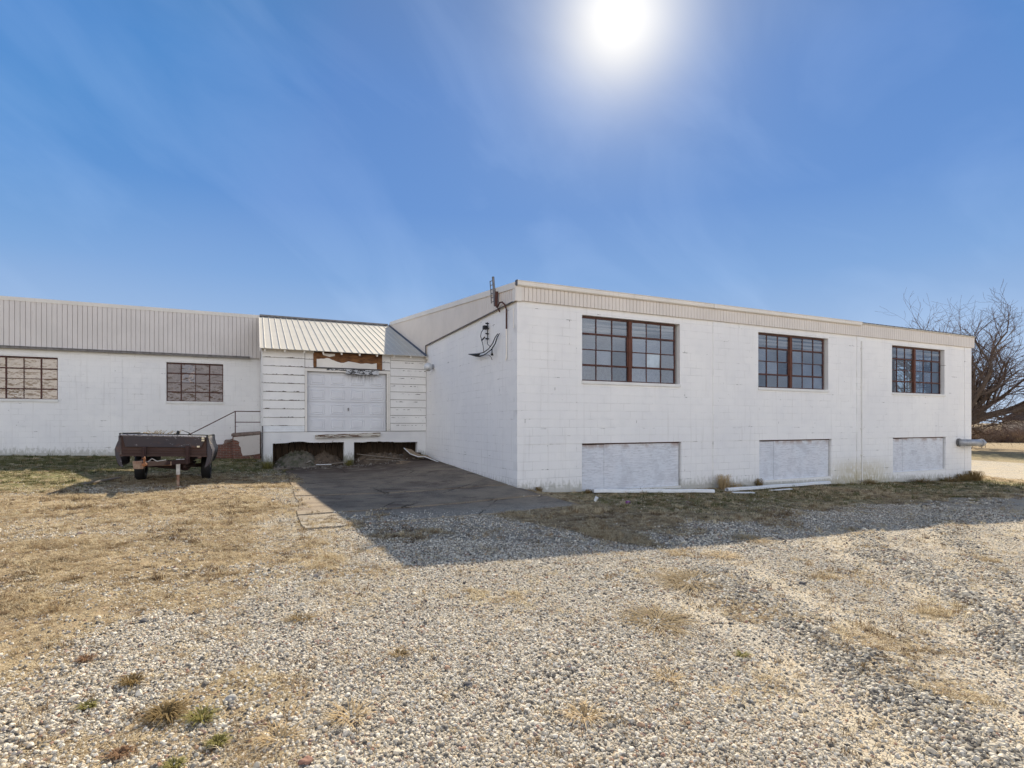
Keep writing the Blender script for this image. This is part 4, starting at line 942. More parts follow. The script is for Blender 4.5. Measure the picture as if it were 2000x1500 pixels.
mb = MB(); mb.hexa([(-.115, 7.66, rz(7.66)+.012), (-.08, 7.66, rz(7.66)+.05), (-.08, 14.07, rz(14.07)+.05), (-.115, 14.07, rz(14.07)+.012), (-.1, 7.66, rz(7.66)+.04), (-.076, 7.66, rz(7.66)+.08), (-.076, 14.07, rz(14.07)+.08), (-.1, 14.07, rz(14.07)+.04)]); mb.build('flashing', M['darkmetal'], dk)
# battered dock bumper timber
MBu = peel_paint('bumper_timber_paint', (.60, .57, .50), (.085, .05, .032), .50, (1, 2, 8))
mb = MB(); mb.hexa([(-3.98, 7.87, 1.16), (-1.74, 7.87, 1.225), (-1.74, 7.998, 1.225), (-3.98, 7.998, 1.16), (-3.98, 7.87, 1.285), (-1.74, 7.87, 1.35), (-1.74, 7.998, 1.35), (-3.98, 7.998, 1.285)])
mb.build('dock_bumper', MBu, dk, bevel=.012)

# ================================================================== stairs and hand rail beside the dock
stt = thing('brick_stairs', (-6.5, 12.6, .2), 'crumbling brick stairs with stucco patch and rusty hand rail left of the dock house', 'stairs')
mb = MB(); mb.hexa([(-6.68, 12.4, -.1), (-5.68, 12.4, -.1), (-5.68, 14.17, -.1), (-6.64, 14.17, -.1), (-6.70, 12.42, 1.16), (-5.68, 12.42, 1.23), (-5.68, 14.17, 1.23), (-6.68, 14.17, 1.16)]); mb.build('platform', M['brick'], stt)
mb = MB(); mb.hexa([(-6.74, 12.36, 1.163), (-5.68, 12.36, 1.235), (-5.68, 14.17, 1.235), (-6.72, 14.17, 1.165), (-6.74, 12.36, 1.27), (-5.68, 12.36, 1.345), (-5.68, 14.17, 1.345), (-6.72, 14.17, 1.275)]); mb.build('cap', M['conc'], stt, bevel=.01)
mb = MB(); pts = [(-6.66, 1.13), (-6.66, 1.03), (-6.53, .99), (-6.45, .93), (-6.47, .80), (-6.40, .72), (-6.38, .52), (-6.33, .38), (-6.0, .40), (-5.70, .45), (-5.70, 1.22)]
mb.extr([(x, 12.385+(1.2-z)*-.0, z) for x, z in pts], (0, .03, 0)); mb.build('stucco', M['stucco'], stt)
mb = MB()
for k in range(5): x = -6.705-.30*k; mb.box(x-.30, x, 12.95, 14.15, -.1, .99-.2*k)
mb.build('steps', M['brick'], stt)
mb = MB(); mb.extr([(-6.705, 12.70, -.1), (-6.705, 12.70, 1.02), (-6.92, 12.70, .98), (-7.06, 12.70, .84), (-7.3, 12.70, .66), (-7.9, 12.70, .45), (-8.1, 12.70, -.1)], (0, .24, 0)); mb.build('side_wall', M['brick'], stt)
mb = MB(); mb.hexa([(-6.71, 12.66, .98), (-7.0, 12.66, .86), (-7.0, 12.97, .86), (-6.71, 12.97, .98), (-6.71, 12.66, 1.06), (-7.02, 12.66, .95), (-7.02, 12.97, .95), (-6.71, 12.97, 1.06)]); mb.build('coping', M['conc'], stt)
mb = MB(); mb.tube([(-5.68, 12.5, 2.165), (-6.60, 12.5, 2.165), (-8.40, 12.5, 1.13)], .019, 8); mb.tube([(-6.60, 12.5, 2.16), (-6.60, 12.5, 1.2)], .019, 8); mb.tube([(-5.68, 12.5, 1.73), (-6.60, 12.5, 1.73)], .017, 8); mb.tube([(-8.38, 12.5, 1.14), (-8.38, 12.5, .15)], .019, 8)
mb.build('hand_rail', M['rust'], stt)

# ================================================================== pickup-bed trailer
def mat_bodypaint():
    t = NT('faded_dark_truck_paint'); X, Y, Zc = t.xyz(); f = t.noise(1.6, 4, .6)
    c = t.mix(t.ss(f, .3, .7), (.040, .032, .042), (.030, .028, .040))
    chip = t.ss(t.noise(13, 5, .7, t.vscale(None, 1, 1, 1.4)), .645, .67); c = t.mix(t.mul(chip, .8), c, (.42, .42, .46))
    rust = t.ss(t.noise(3, 5, .7), .54, .66); c = t.mix(t.mul(rust, .6), c, (.12, .05, .032))
    return t.done(t.pbr(c, .42, t.bump(t.noise(18, 3), .15, .004), spec=.5, metal=.1))
MBd = mat_bodypaint(); MRu = simple('rusty_chassis', (.05, .025, .022), .85, .3, 7, .4, 50, col2=(.05, .03, .028))
MBr = simple('brown_bed_steel', (.060, .032, .026), .8, .3, 5, .3, 40, col2=(.07, .04, .032))
tr = thing('pickup_bed_trailer', (-7.82, 4.4, .25), 'rusty dark trailer made from an old pickup truck bed parked on the turf', 'trailer')
XL, XR, YF, YB = -8.71, -6.93, 3.2, 5.55
def tl(x): return -.038*(x-XL)       # it leans a little to the right
# front bulkhead: bent grey panel above, brown sheet below
mb = MB(); mb.hexa([(XL+.10, YF-.01, 1.14), (XR-.14, YF-.01, 1.09), (XR-.14, YF+.02, 1.09), (XL+.10, YF+.02, 1.14), (XL+.05, YF-.03, 1.40), (XR-.02, YF-.03, 1.345), (XR-.02, YF+.02, 1.345), (XL+.05, YF+.02, 1.40)])
fp = mb.build('front_panel', MBd, tr, bevel=.01)
mb = MB(); mb.hexa([(XL+.02, YF+.03, .96), (XR-.02, YF+.03, .90), (XR-.02, YF+.05, .90), (XL+.02, YF+.05, .96), (XL+.02, YF+.03, 1.39), (XR-.02, YF+.03, 1.33), (XR-.02, YF+.05, 1.33), (XL+.02, YF+.05, 1.39)])
for z in (1.0, 1.06): mb.hexa([(XL+.05, YF+.01, z), (XR-.05, YF+.01, z-.06), (XR-.05, YF+.03, z-.06), (XL+.05, YF+.03, z), (XL+.05, YF+.015, z+.02), (XR-.05, YF+.015, z-.04), (XR-.05, YF+.03, z-.04), (XL+.05, YF+.03, z+.02)])
mb.build('bulkhead', MBr, tr)
mb = MB(); mb.hexa([(XL, YF-.03, .93), (XR, YF-.03, .865), (XR, YF+.03, .865), (XL, YF+.03, .93), (XL, YF-.03, .965), (XR, YF-.03, .90), (XR, YF+.03, .90), (XL, YF+.03, .965)]); mb.build('sill_rail', MBr, tr)
mb = MB(); mb.tube([(XL+.02, YF-.035, 1.425), (-7.9, YF-.04, 1.40), (XR-.02, YF-.035, 1.36)], .020, 8); 
mb.build('chipped_top_rail', peel_paint('chipped_rail', (.50, .50, .54), (.05, .045, .055), .53, (9, 9, 9)), tr, True)
mb = MB(); mb.tube([(XL+.05, YF+.02, 1.45), (XR+.01, YF+.02, 1.385)], .022, 6); mb.tube([(XL, YF, 1.445), (XL+.01, YB, 1.43)], .025, 6); mb.tube([(XR, YF, 1.38), (XR, YB, 1.355)], .025, 6); mb.build('top_rail', M['black'], tr)
# bed sides with bulging wheel arches, lofted along the length
def bedside(sx, x0, dz):
    n = 22; secs_ = []
    for i in range(n+1):
        y = YF+(YB-YF)*i/n; u = (y-4.72)/.47; arch = math.sqrt(max(0, 1-u*u)) if abs(u) < 1 else 0
        zb = .70 if arch == 0 else max(.70, .62+arch*.42)
        if y < 3.4: zb = .72+.0*y
        bul = .085
        P = [(0, 1.43), (.03, 1.40), (.035, 1.30), (.055, 1.20), (bul+.02, 1.10), (bul+.012, .98), (bul-.005, .88), (bul-.04, .76), (bul-.07, .70)]
        if arch > 0: P = [(a+.035*arch*(z < 1.2), max(z, zb)) for a, z in P]
        if y < 3.30: P = [(a, z) for a, z in P]
        secs_.append([(x0+sx*a, y, z+dz) for a, z in P])
    mb = MB(); m = len(secs_[0]); b = 0
    for s_ in secs_: mb.v += s_
    for s_ in secs_: mb.v += [(p[0]-sx*.03, p[1], p[2]) for p in s_]
    o_ = (n+1)*m
    for i in range(n):
        for j in range(m-1):
            k = i*m+j; mb.f += [(k, k+m, k+m+1, k+1), (o_+k, o_+k+1, o_+k+m+1, o_+k+m)]; mb.mi += [0, 0]
        k = i*m+m-1; mb.f.append((k, k+m, o_+k+m, o_+k)); mb.mi.append(0)
        k = i*m; mb.f.append((k, o_+k, o_+k+m, k+m)); mb.mi.append(0)
    for i in (0, n):
        for j in range(m-1): k = i*m+j; mb.f.append((k, k+1, o_+k+1, o_+k)); mb.mi.append(0)
    return mb
for sx, x0, dz in ((-1, XL, 0.0), (1, XR, -.065)):
    bedside(sx, x0, dz).build('bed_side', MBd, tr, True)
    # inner corner post and lower front flange of the fender, seen from the front
    mb = MB(); f = [(0, 1.36), (.05, 1.26), (.095, 1.12), (.085, .94), (.045, .78), (.0, .70), (-.06, .66), (-.03, .80), (.0, .95), (.0, 1.1)]
    mb.extr([(x0+sx*a, YF-.004, z+dz) for a, z in f], (0, .05, 0)); mb.build('fender_front', MBd, tr)
mb = MB(); mb.box(XL, XR, YF+.05, YB, .93, .955); mb.build('bed_floor', MBr, tr)
mb = MB(); mb.box(XL, XR, YB, YB+.05, .93, 1.36); mb.build('tailgate', MBd, tr, bevel=.01)
# sunlit rim of the right-hand side, painted as a pale tube
mb = MB(); mb.tube([(XR+.03, YF-.01, 1.36), (XR+.05, YF-.01, 1.27), (XR+.09, YF-.01, 1.18)], .012, 6); mb.build('painted_lit_edge', simple('lit_edge_paint', (.62, .55, .42), .5), tr)
for x, z in ((XR-.09, 1.325), (XR-.09, 1.27), (XR-.19, 1.12)):
    mb = MB(); mb.box(x-.03, x+.03, YF-.055, YF-.03, z-.02, z+.022); mb.build('reflector', simple('dirty_clearance_lens', (.74, .66, .48), .4, .05), tr, bevel=.006)
for x in (XL+.47, XR-.42):
    mb = MB(); mb.box(x-.045, x+.045, YF-.05, YF-.015, .72, 1.14); mb.box(x-.018, x+.018, YF-.07, YF-.05, .8, 1.1); mb.build('stake_post', MRu, tr, bevel=.004)
for x in (XL+.45, XR-.45):
    mb = MB(); mb.box(x-.05, x+.05, YF-.1, YB-.05, .70, .84); mb.build('frame_rail', MRu, tr)
mb = MB(); mb.tube([(XL+.12, 4.72, .60), (XR-.12, 4.72, .56)], .05, 10); mb.tube([(-7.55, 4.60, .56), (-7.55, 4.84, .56)], [.13, .13], 14); mb.box(XL+.4, XL+.5, 4.3, 5.15, .64, .68); mb.box(XR-.5, XR-.4, 4.3, 5.15, .62, .66); mb.build('axle', MRu, tr)
def wheel(x):
    c = Vector((x, 4.72, .60)); t_ = MB(); n = 36
    zc = Z(x, 4.72)+.345
    pr = [(-.105, .20), (-.11, .27), (-.10, .325), (-.075, .345), (.075, .345), (.10, .325), (.11, .27), (.105, .20), (.06, .185), (-.06, .185)]
    b = 0
    for i in range(n):
        a = 2*math.pi*i/n
        for j, (dx, r) in enumerate(pr):
            rr = r-(.008 if (j in (3, 4) and i % 2) else 0); t_.v.append((x+dx, 4.72+rr*math.sin(a), zc+rr*math.cos(a)))
    m = len(pr)
    for i in range(n):
        for j in range(m): t_.f.append((i*m+j, ((i+1) % n)*m+j, ((i+1) % n)*m+(j+1) % m, i*m+(j+1) % m)); t_.mi.append(0)
    w = thing_child('wheel', tr, (x, 4.72, zc)); ty = t_.build('tyre', M['black'], w, True)
    r_ = MB(); r_.tube([(x-.07, 4.72, zc), (x-.02, 4.72, zc), (x+.02, 4.72, zc), (x+.075, 4.72, zc)], [.20, .13, .13, .20], 24, caps=False); r_.tube([(x-.05, 4.72, zc), (x+.06, 4.72, zc)], [.15, .15], 18); r_.tube([(x-.1, 4.72, zc), (x+.1, 4.72, zc)], .05, 12); r_.build('rim', simple('dull_rim', (.25, .22, .2), .6, .3), w)
wheel(-8.54); wheel(-7.06)
mb = MB(); mb.box(XL+.5, XR-.5, 3.7, 3.8, .66, .76); mb.tube([(-8.1, 4.2, .66), (-7.6, 4.2, .62)], [.10, .12], 10); mb.tube([(-7.45, 3.5, .62), (-7.3, 4.5, .58)], .035, 8); mb.build('undercarriage', MRu, tr)
# tongue
mb = MB()
cp = Vector((-8.03, 1.95, .80))
for x in (XL+.45, XR-.45):
    a = Vector((x, 3.15, .77)); d = (cp-a); s_ = Vector((0, 0, .05)); w = Vector((.03, 0, 0)); e = a+d*.97
    mb.hexa([a-w-s_, a+w-s_, e+w-s_, e-w-s_, a-w+s_, a+w+s_, e+w+s_, e-w+s_])
mb.build('tongue', MRu, tr)
MTo = simple('sun_bleached_rust', (.36, .27, .20), .8, .3, 9, .3, 50, col2=(.22, .10, .06))
mb = MB(); mb.hexa([(-8.28, 2.62, .725), (-7.62, 2.62, .715), (-7.62, 2.70, .715), (-8.28, 2.70, .725), (-8.28, 2.62, .825), (-7.62, 2.62, .81), (-7.62, 2.70, .81), (-8.28, 2.70, .825)]); mb.hexa([(-8.34, 2.55, .66), (-8.16, 2.55, .66), (-8.14, 2.61, .66), (-8.34, 2.61, .66), (-8.36, 2.55, .84), (-8.12, 2.55, .84), (-8.12, 2.61, .84), (-8.36, 2.61, .84)]); mb.build('cross_bar', MTo, tr, bevel=.006)
mb = MB(); mb.tube([cp+Vector((0, .12, 0)), cp, cp+Vector((0, -.12, 0))], [.032, .042, .04], 12); mb.tube([cp+Vector((0, -.08, .02)), cp+Vector((0, -.06, .13)), cp+Vector((-.02, -.06, .15))], [.02, .02, .04], 8); mb.build('coupler', simple('orange_rust', (.34, .15, .07), .8, .2, 12), tr, True)
mb = MB(); mb.tube([cp+Vector((.05, 0, .05)), cp+Vector((.13, 0, .12)), cp+Vector((.22, .0, .06)), cp+Vector((.38, .1, .08))], .010, 6); mb.build('safety_chain', M['galv'], tr)
jp = thing('jack_post', (-7.52, 2.95, Z(-7.52, 2.95)), 'slim upright post, white above and rusty below, propping the trailer tongue', 'post')
g0 = Z(-7.52, 2.95)
mb = MB(); mb.box(-7.56, -7.48, 2.92, 2.99, g0+.28, .84); mb.build('sleeve', simple('chalky_white_paint', (.66, .65, .62), .7, .15, 9), jp, bevel=.006)
mb = MB(); mb.box(-7.548, -7.492, 2.93, 2.98, g0-.05, g0+.278); mb.build('leg', MTo, jp)
mb = MB(); mb.tube([(-7.52, 2.93, .82), (-7.75, 2.7, .74), (-8.0, 2.55, .80)], .008, 5); mb.tube([(-7.52, 2.93, .83), (-7.40, 3.0, .83)], .012, 5); mb.build('cable', M['galv'], jp)
# junk lying in the bed, only tips show above the rim
MY = simple('dry_yellow_brush', (.50, .38, .20), .9, .2)
jk = MB()
for k in range(34):
    x = -8.05+random.gauss(0, .12); y = 4.0+random.random()*.5; a = Vector((x, y, 1.32)); d = Vector((random.gauss(0, .22), random.gauss(0, .1), .10+random.random()*.13)); jk.tube([a, a+d*.6, a+d+Vector((.03, 0, -.02))], [.008, .007, .004], 4)
tag(jk.build('brush_pile', MY), 'small heap of pale dry twigs showing above the trailer rim', 'brush'); 
jk = MB(); jk.tube([(-7.65, 3.9, 1.30), (-7.62, 3.9, 1.50)], [.05, .03], 8); jk.tube([(-7.55, 3.9, 1.52), (-7.40, 3.95, 1.45), (-7.38, 3.95, 1.42)], [.006, .01, .03], 6); jk.box(-7.75, -7.3, 3.85, 4.3, .96, 1.36)
tag(jk.build('scrap_metal', M['black']), 'black scrap parts poking up behind the front panel of the trailer', 'scrap')
jk = MB(); jk.tube([(-8.42, 3.6, 1.3), (-8.3, 3.6, 1.47), (-8.2, 3.62, 1.44)], .014, 5); tag(jk.build('bent_stick', MY), 'single bent pale stick at the left end of the trailer rim', 'stick')

# ================================================================== loose things on the ground
def pipe_lying(name, a, b, r, label, mat, ends=True):
    n = 10; P = [Vector(a).lerp(Vector(b), i/n)+Vector((0, 0, .006*math.sin(i*1.7))) for i in range(n+1)]
    mb = MB(); d = (P[-1]-P[0]).normalized(); s_ = d.cross(Vector((0, 0, 1))).normalized()
    # rectangular corrugated downspout, open at the ends
    pr = [(-r, -r*.7), (r, -r*.7), (r*1.0, r*.2), (r*.8, r*.7), (.25*r, r*.72), (0, r*.6), (-.25*r, r*.72), (-r*.8, r*.7), (-r, r*.2)]
    m = len(pr)
    for k, q in ((0, 1.0), (1, .90)):
        for p in P: mb.v += [tuple(p+s_*(u*q)+Vector((0, 0, w*q+r*.7))) for u, w in pr]
    o_ = len(P)*m
    for i in range(len(P)-1):
        for j in range(m):
            k = i*m+j; k2 = i*m+(j+1) % m; mb.f += [(k, k+m, k2+m, k2), (o_+k, o_+k2, o_+k2+m, o_+k+m)]; mb.mi += [0, 0]
    for i in (0, len(P)-1):
        for j in range(m): k = i*m+j; k2 = i*m+(j+1) % m; mb.f.append((k, k2, o_+k2, o_+k)); mb.mi.append(0)
    return tag(mb.build(name, mat), label, 'downspout', 'white downspouts lying along the long wall')
pipe_lying('downspout', (1.95, -.42, Z(1.95, -.42)+.03), (5.35, -1.10, Z(5.35, -1.1)+.035), .058, 'white metal downspout lying on the turf under the nearest boarded opening', M['plasticwhite'])
pipe_lying('downspout', (5.98, -.95, Z(5.98, -.95)+.03), (11.3, -.22, Z(11.3, -.22)+.06), .058, 'longer white metal downspout lying on the turf below the middle boarded opening', M['plasticwhite'])
mb = MB(); mb.box(-.25, .35, -.08, .05, 0, .02); o = mb.build('metal_strip', M['plasticwhite']); o.location = (6.1, -1.35, Z(6.1, -1.35)+.03); o.rotation_euler = (.03, .02, -.35); tag(o, 'short flat white metal strip beside the end of the longer downspout', 'metal strip')
mb = MB(); mb.box(-.5, .5, -.05, .05, 0, .02); o = mb.build('metal_strip', M['plasticwhite']); o.location = (8.0, -1.05, Z(8, -1.05)+.03); o.rotation_euler = (.03, .02, .1); tag(o, 'thin white strip lying in front of the middle boarded opening', 'metal strip')
def board(name, c, L, w, t_, rot, mat, label, group=None, cat='board'):
    mb = MB(); mb.box(-L/2, L/2, -w/2, w/2, 0, t_); o = mb.build(name, mat, bevel=.004); o.location = c; o.rotation_euler = rot
    return tag(o, label, cat, group)
MW1 = wood('grey_wood', (.30, .26, .21), (.18, .15, .12)); MW2 = wood('tan_wood', (.42, .32, .21), (.27, .19, .12)); MWd = wood('dark_wet_wood', (.12, .085, .06), (.06, .045, .035))
board('plank', (-9.25, 4.15, Z(-9.25, 4.15)+.03), 1.15, .10, .03, (0, -.03, 1.12), MW1, 'single grey plank lying in the grass left of the trailer')
# bent white-edged panel leaning out of the right-hand dock opening
pn = MB()
prof = [(-1.02, 7.55, .78), (-.86, 7.05, .44), (-.60, 6.95, .42), (.0-.1, 6.35, .29)]
dv = Vector((.42, .62, -.03)); th = Vector((0, 0, .022))
A = [Vector((-1.02, 7.30, .80)), Vector((-.86, 7.02, .60)), Vector((-.62, 6.80, .50)), Vector((-.40, 6.72, .50)), Vector((-.06, 6.10, .33))]
Bp = [Vector((-.62, 7.78, .72)), Vector((-.52, 7.50, .60)), Vector((-.38, 7.30, .53)), Vector((-.22, 7.1, .53)), Vector((-.05, 6.6, .36))]
V = [tuple(p) for p in A+Bp]+[tuple(p-th) for p in A+Bp]; F = []
for i in range(4): F += [(i, i+1, 6+i, 5+i), (10+i, 15+i, 16+i, 11+i), (i, 10+i, 11+i, i+1), (5+i, 6+i, 16+i, 15+i)]
F += [(0, 5, 15, 10), (4, 14, 19, 9)]
bp = thing('broken_wallboard', (-.5, 7, .3), 'bent tan wallboard with a pale edge leaning out of the right dock opening', 'panel'); pn.poly(V, F); pn.build('sheet', [MW2], bp)
pe = MB(); pe.tube([p+Vector((-.012, -.02, 0)) for p in A], .014, 6); pe.build('edge_strip', M['plasticwhite'], bp)
tag(MB().poly([(-1.0, 7.6, .15), (-.15, 7.6, .2), (-.12, 7.75, .2), (-.95, 7.8, .15), (-.95, 7.65, .66), (-.3, 7.65, .60), (-.3, 7.75, .6), (-.92, 7.75, .66)], [(0, 3, 2, 1), (4, 5, 6, 7), (0, 1, 5, 4), (1, 2, 6, 5), (2, 3, 7, 6), (3, 0, 4, 7)]).build('dark_board', MWd), 'dark wet board standing on edge behind the bent wallboard', 'board')
for c, L, w, rot, mt, lab in (((-1.35, 7.25, .36), 2.0, .05, (0, .06, -.16), MW1, 'long thin lath on the rubble before the right dock opening'),
                              ((-1.75, 7.75, .47), 1.7, .06, (0, .13, -.22), MW1, 'slanting grey stick reaching into the right dock opening'),
                              ((-.95, 6.75, .30), .8, .07, (.05, .05, .35), MW2, 'short tan slat lying at the slab edge near the bent wallboard'),
                              ((-3.35, 7.55, .30), .75, .09, (0, -.04, .2), MW1, 'pale scrap of board beside the centre dock pillar'),
                              ((-1.2, 6.55, .29), .55, .04, (0, 0, -.5), MW2, 'splintered stick crossing the laths on the slab'),
                              ((-3.75, 7.45, .27), .5, .06, (0, 0, -.12), M['plasticwhite'], 'small white painted strip in front of the left dock opening'),
                              ((-5.1, 7.0, .215), .5, .05, (0, 0, .08), MW1, 'weathered lath by the left pillar of the dock')):
    board('loose_board', (c[0], c[1], max(c[2], Z(c[0], c[1])+.02)), L, w, .02, rot, mt, lab, 'boards lying loose before the dock openings')
# rubble and rotten floor boards under the dock
def heap(name, cx, cy, rx, ry, h, label, mat, seed):
    n = 40; V, F = [], []
    for i in range(n+1):
        for j in range(n+1):
            u = -1+2*i/n; v = -1+2*j/n; x = cx+rx*u; y = cy+ry*v; r = min(1, math.hypot(u, v))
            k = (1-r*r)**1.0; q = float(fbm(np.array([x+seed]), np.array([y]), 2.2, 5)[0])
            q2 = float(fbm(np.array([x*1.0+seed]), np.array([y*2.5]), 7, 3)[0]); V.append((x, y, Z(x, y)-.03+h*k*(.25+1.1*q)+.22*k*(round(q2*5)/5-.4)))
    for i in range(n):
        for j in range(n): F.append((i*(n+1)+j, (i+1)*(n+1)+j, (i+1)*(n+1)+j+1, i*(n+1)+j+1))
    mb = MB(); mb.poly(V, F); o = mb.build(name, mat); return tag(o, label, 'rubble heap')
MSo = simple('crawl_space_soil', (.16, .12, .085), .95, .3, 5, .8, 30, col2=(.075, .055, .04))
MSg = simple('mossy_plaster_rubble', (.17, .15, .12), .95, .3, 5, .8, 25, col2=(.07, .075, .045))
heap('rubble_heap', -4.55, 8.5, .85, .75, .62, 'mossy grey heap of collapsed plaster in the left part of the left dock opening', MSg, 3)
heap('rubble_heap', -3.55, 8.55, .75, .7, .50, 'low dark heap of rotten boards beside the centre pillar under the dock', MSo, 9)
heap('rubble_heap', -1.7, 8.4, 1.25, .95, .40, 'brown earth and rubbish heap filling the right dock opening', MSo, 21)
rb = [stone_mesh(20+i) for i in range(4)]
for s_ in rb: s_.data.materials.clear(); s_.data.materials.append(simple('rubble_bits', (.30, .27, .23), .9, .35, 8, .4, 40, col2=(.10, .08, .065)))
n = 900; x = rng.uniform(-5.3, -.15, n); y = 7.9-np.abs(rng.normal(0, .45, n)); y = np.where(rng.random(n) < .35, rng.uniform(7.9, 9.0, n), y)
hz = zg(x, y)+.02+np.where(y > 8, .12, 0); s_ = rng.uniform(.008, .035, n)*(1+1.2*(rng.random(n) < .06))
scatter('rubble', np.stack([x, y, hz], 1), rng.uniform(0, 6, (n, 3)), np.stack([s_*1.5, s_, s_*.6], 1), rb, ('small broken plaster, glass and stone bits strewn along the dock foot', 'rubble'))
n = 130; x = rng.uniform(-5.2, -.5, n); y = rng.uniform(7.7, 8.9, n); s_ = rng.uniform(.04, .13, n); hh = np.where(np.abs(x+2.83) < .3, 0, .10+.30*np.exp(-((x+4.55)/.6)**2)+.2*np.exp(-((x+1.8)/.8)**2))*sstep(7.6, 8.3, y)
scatter('rubble', np.stack([x, y, zg(x, y)+.02+hh*rng.random(n)], 1), rng.uniform(-.5, .5, (n, 3))+np.stack([0*x, 0*x, rng.uniform(0, 6, n)], 1), np.stack([s_*1.8, s_*.8, s_*.16], 1), rb, ('flat broken slabs and board ends lying in the dock openings', 'rubble'))
# litter
o = MB().tube([(0, 0, .04), (.07, .02, .045), (.13, .02, .04)], [.033, .034, .03], 12).build('crushed_can', simple('purple_can', (.30, .10, .34), .3, .2, 30, metal=.4)); o.location = (1.62, -2.25, Z(1.62, -2.25)); o.rotation_euler = (0, .1, .3); tag(o, 'crushed purple drink can lying on the shaded turf', 'can')
o = MB().tube([(0, 0, 0), (0, .01, .10)], [.03, .042], 12).build('paper_cup', M['plasticwhite']); o.location = (1.12, -1.75, Z(1.12, -1.75)+.02); o.rotation_euler = (.5, .3, 0); tag(o, 'small white paper cup standing in the shaded turf near the wall corner', 'cup')
MRk = simple('dark_rock', (.10, .10, .11), .9, .3, 10, .5)
def rock(x, y, s_, label, mat=None):
    bm = bmesh.new(); bmesh.ops.create_icosphere(bm, subdivisions=3, radius=s_)
    rs = Vector((x*3, y*5, 2))
    for v in bm.verts: v.co = v.co*(1+.5*mnoise.noise(v.co/s_*1.1+rs)); v.co.z *= .6
    me = bpy.data.meshes.new('rock'); bm.to_mesh(me); bm.free(); me.materials.append(mat or MRk); o = bpy.data.objects.new('rock', me); sc.collection.objects.link(o); o.location = (x, y, Z(x, y)+s_*.25); tag(o, label, 'rock', 'rocks lying on the yard')
MRl = simple('pale_rock', (.50, .48, .44), .9, .2, 10, .5); MRr = simple('reddish_rock', (.34, .19, .14), .9, .2, 10, .5)
rock(-6.67, -6.91, .035, 'dark rock on the dry turf at the left of the yard'); rock(-5.62, -9.35, .032, 'reddish rock in the gravel near the photographer', MRr)
rock(-6.87, -3.47, .04, 'white rock on the dry turf between trailer and yard', MRl); rock(-5.98, -8.55, .03, 'pale flat rock beside the largest weed tuft', MRl)
rock(-.25, -8.0, .035, 'dark rock at the edge of the worn gravel lane'); rock(-4.6, -8.9, .03, 'small dark rock in the middle foreground gravel')
# weeds
def weed(x, y, r, h, n, mat, label, name='weed_tuft', droop=1.0, w=.006):
    V, F = [], []
    for i in range(n):
        a = random.random()*6.28; q = r*random.random()**.7*.6; th = a+random.gauss(0, .6); hh = h*(.4+.8*random.random()); ln = r*(.6+random.random())*droop
        bx, by = q*math.cos(a), q*math.sin(a); dx, dy = math.cos(th), math.sin(th); px, py = -dy*w/2, dx*w/2; b = len(V)
        V += [(bx-px, by-py, 0), (bx+px, by+py, 0), (bx+dx*ln*.45+px, by+dy*ln*.45+py, hh*.8), (bx+dx*ln*.45-px, by+dy*ln*.45-py, hh*.8), (bx+dx*ln, by+dy*ln, hh*.75)]
        F += [(b, b+1, b+2, b+3), (b+3, b+2, b+4)]
    me = bpy.data.meshes.new(name); me.from_pydata(V, [], F); me.materials.append(mat); o = bpy.data.objects.new(name, me); sc.collection.objects.link(o); o.location = (x, y, Z(x, y)); tag(o, label, 'weed', 'weed tufts in the yard')
def mat_weed(name, a, b): 
    t = NT(name); c = t.mix(t.noise(25, 2), a, b); p = t.pbr(c, .7, spec=.2); tt = t.n('ShaderNodeBsdfTranslucent'); t.put(tt.inputs['Color'], c); m = t.n('ShaderNodeMixShader'); m.inputs[0].default_value = .3; t.t.links.new(p, m.inputs[1]); t.t.links.new(tt.outputs[0], m.inputs[2]); return t.done(m.outputs[0])
WG = mat_weed('weed_green', (.13, .135, .035), (.36, .31, .11)); WB = mat_weed('weed_brown', (.13, .09, .04), (.38, .27, .12)); WR = mat_weed('weed_red', (.17, .075, .04), (.32, .21, .12)); WS = mat_weed('weed_straw', (.42, .31, .17), (.60, .47, .28))
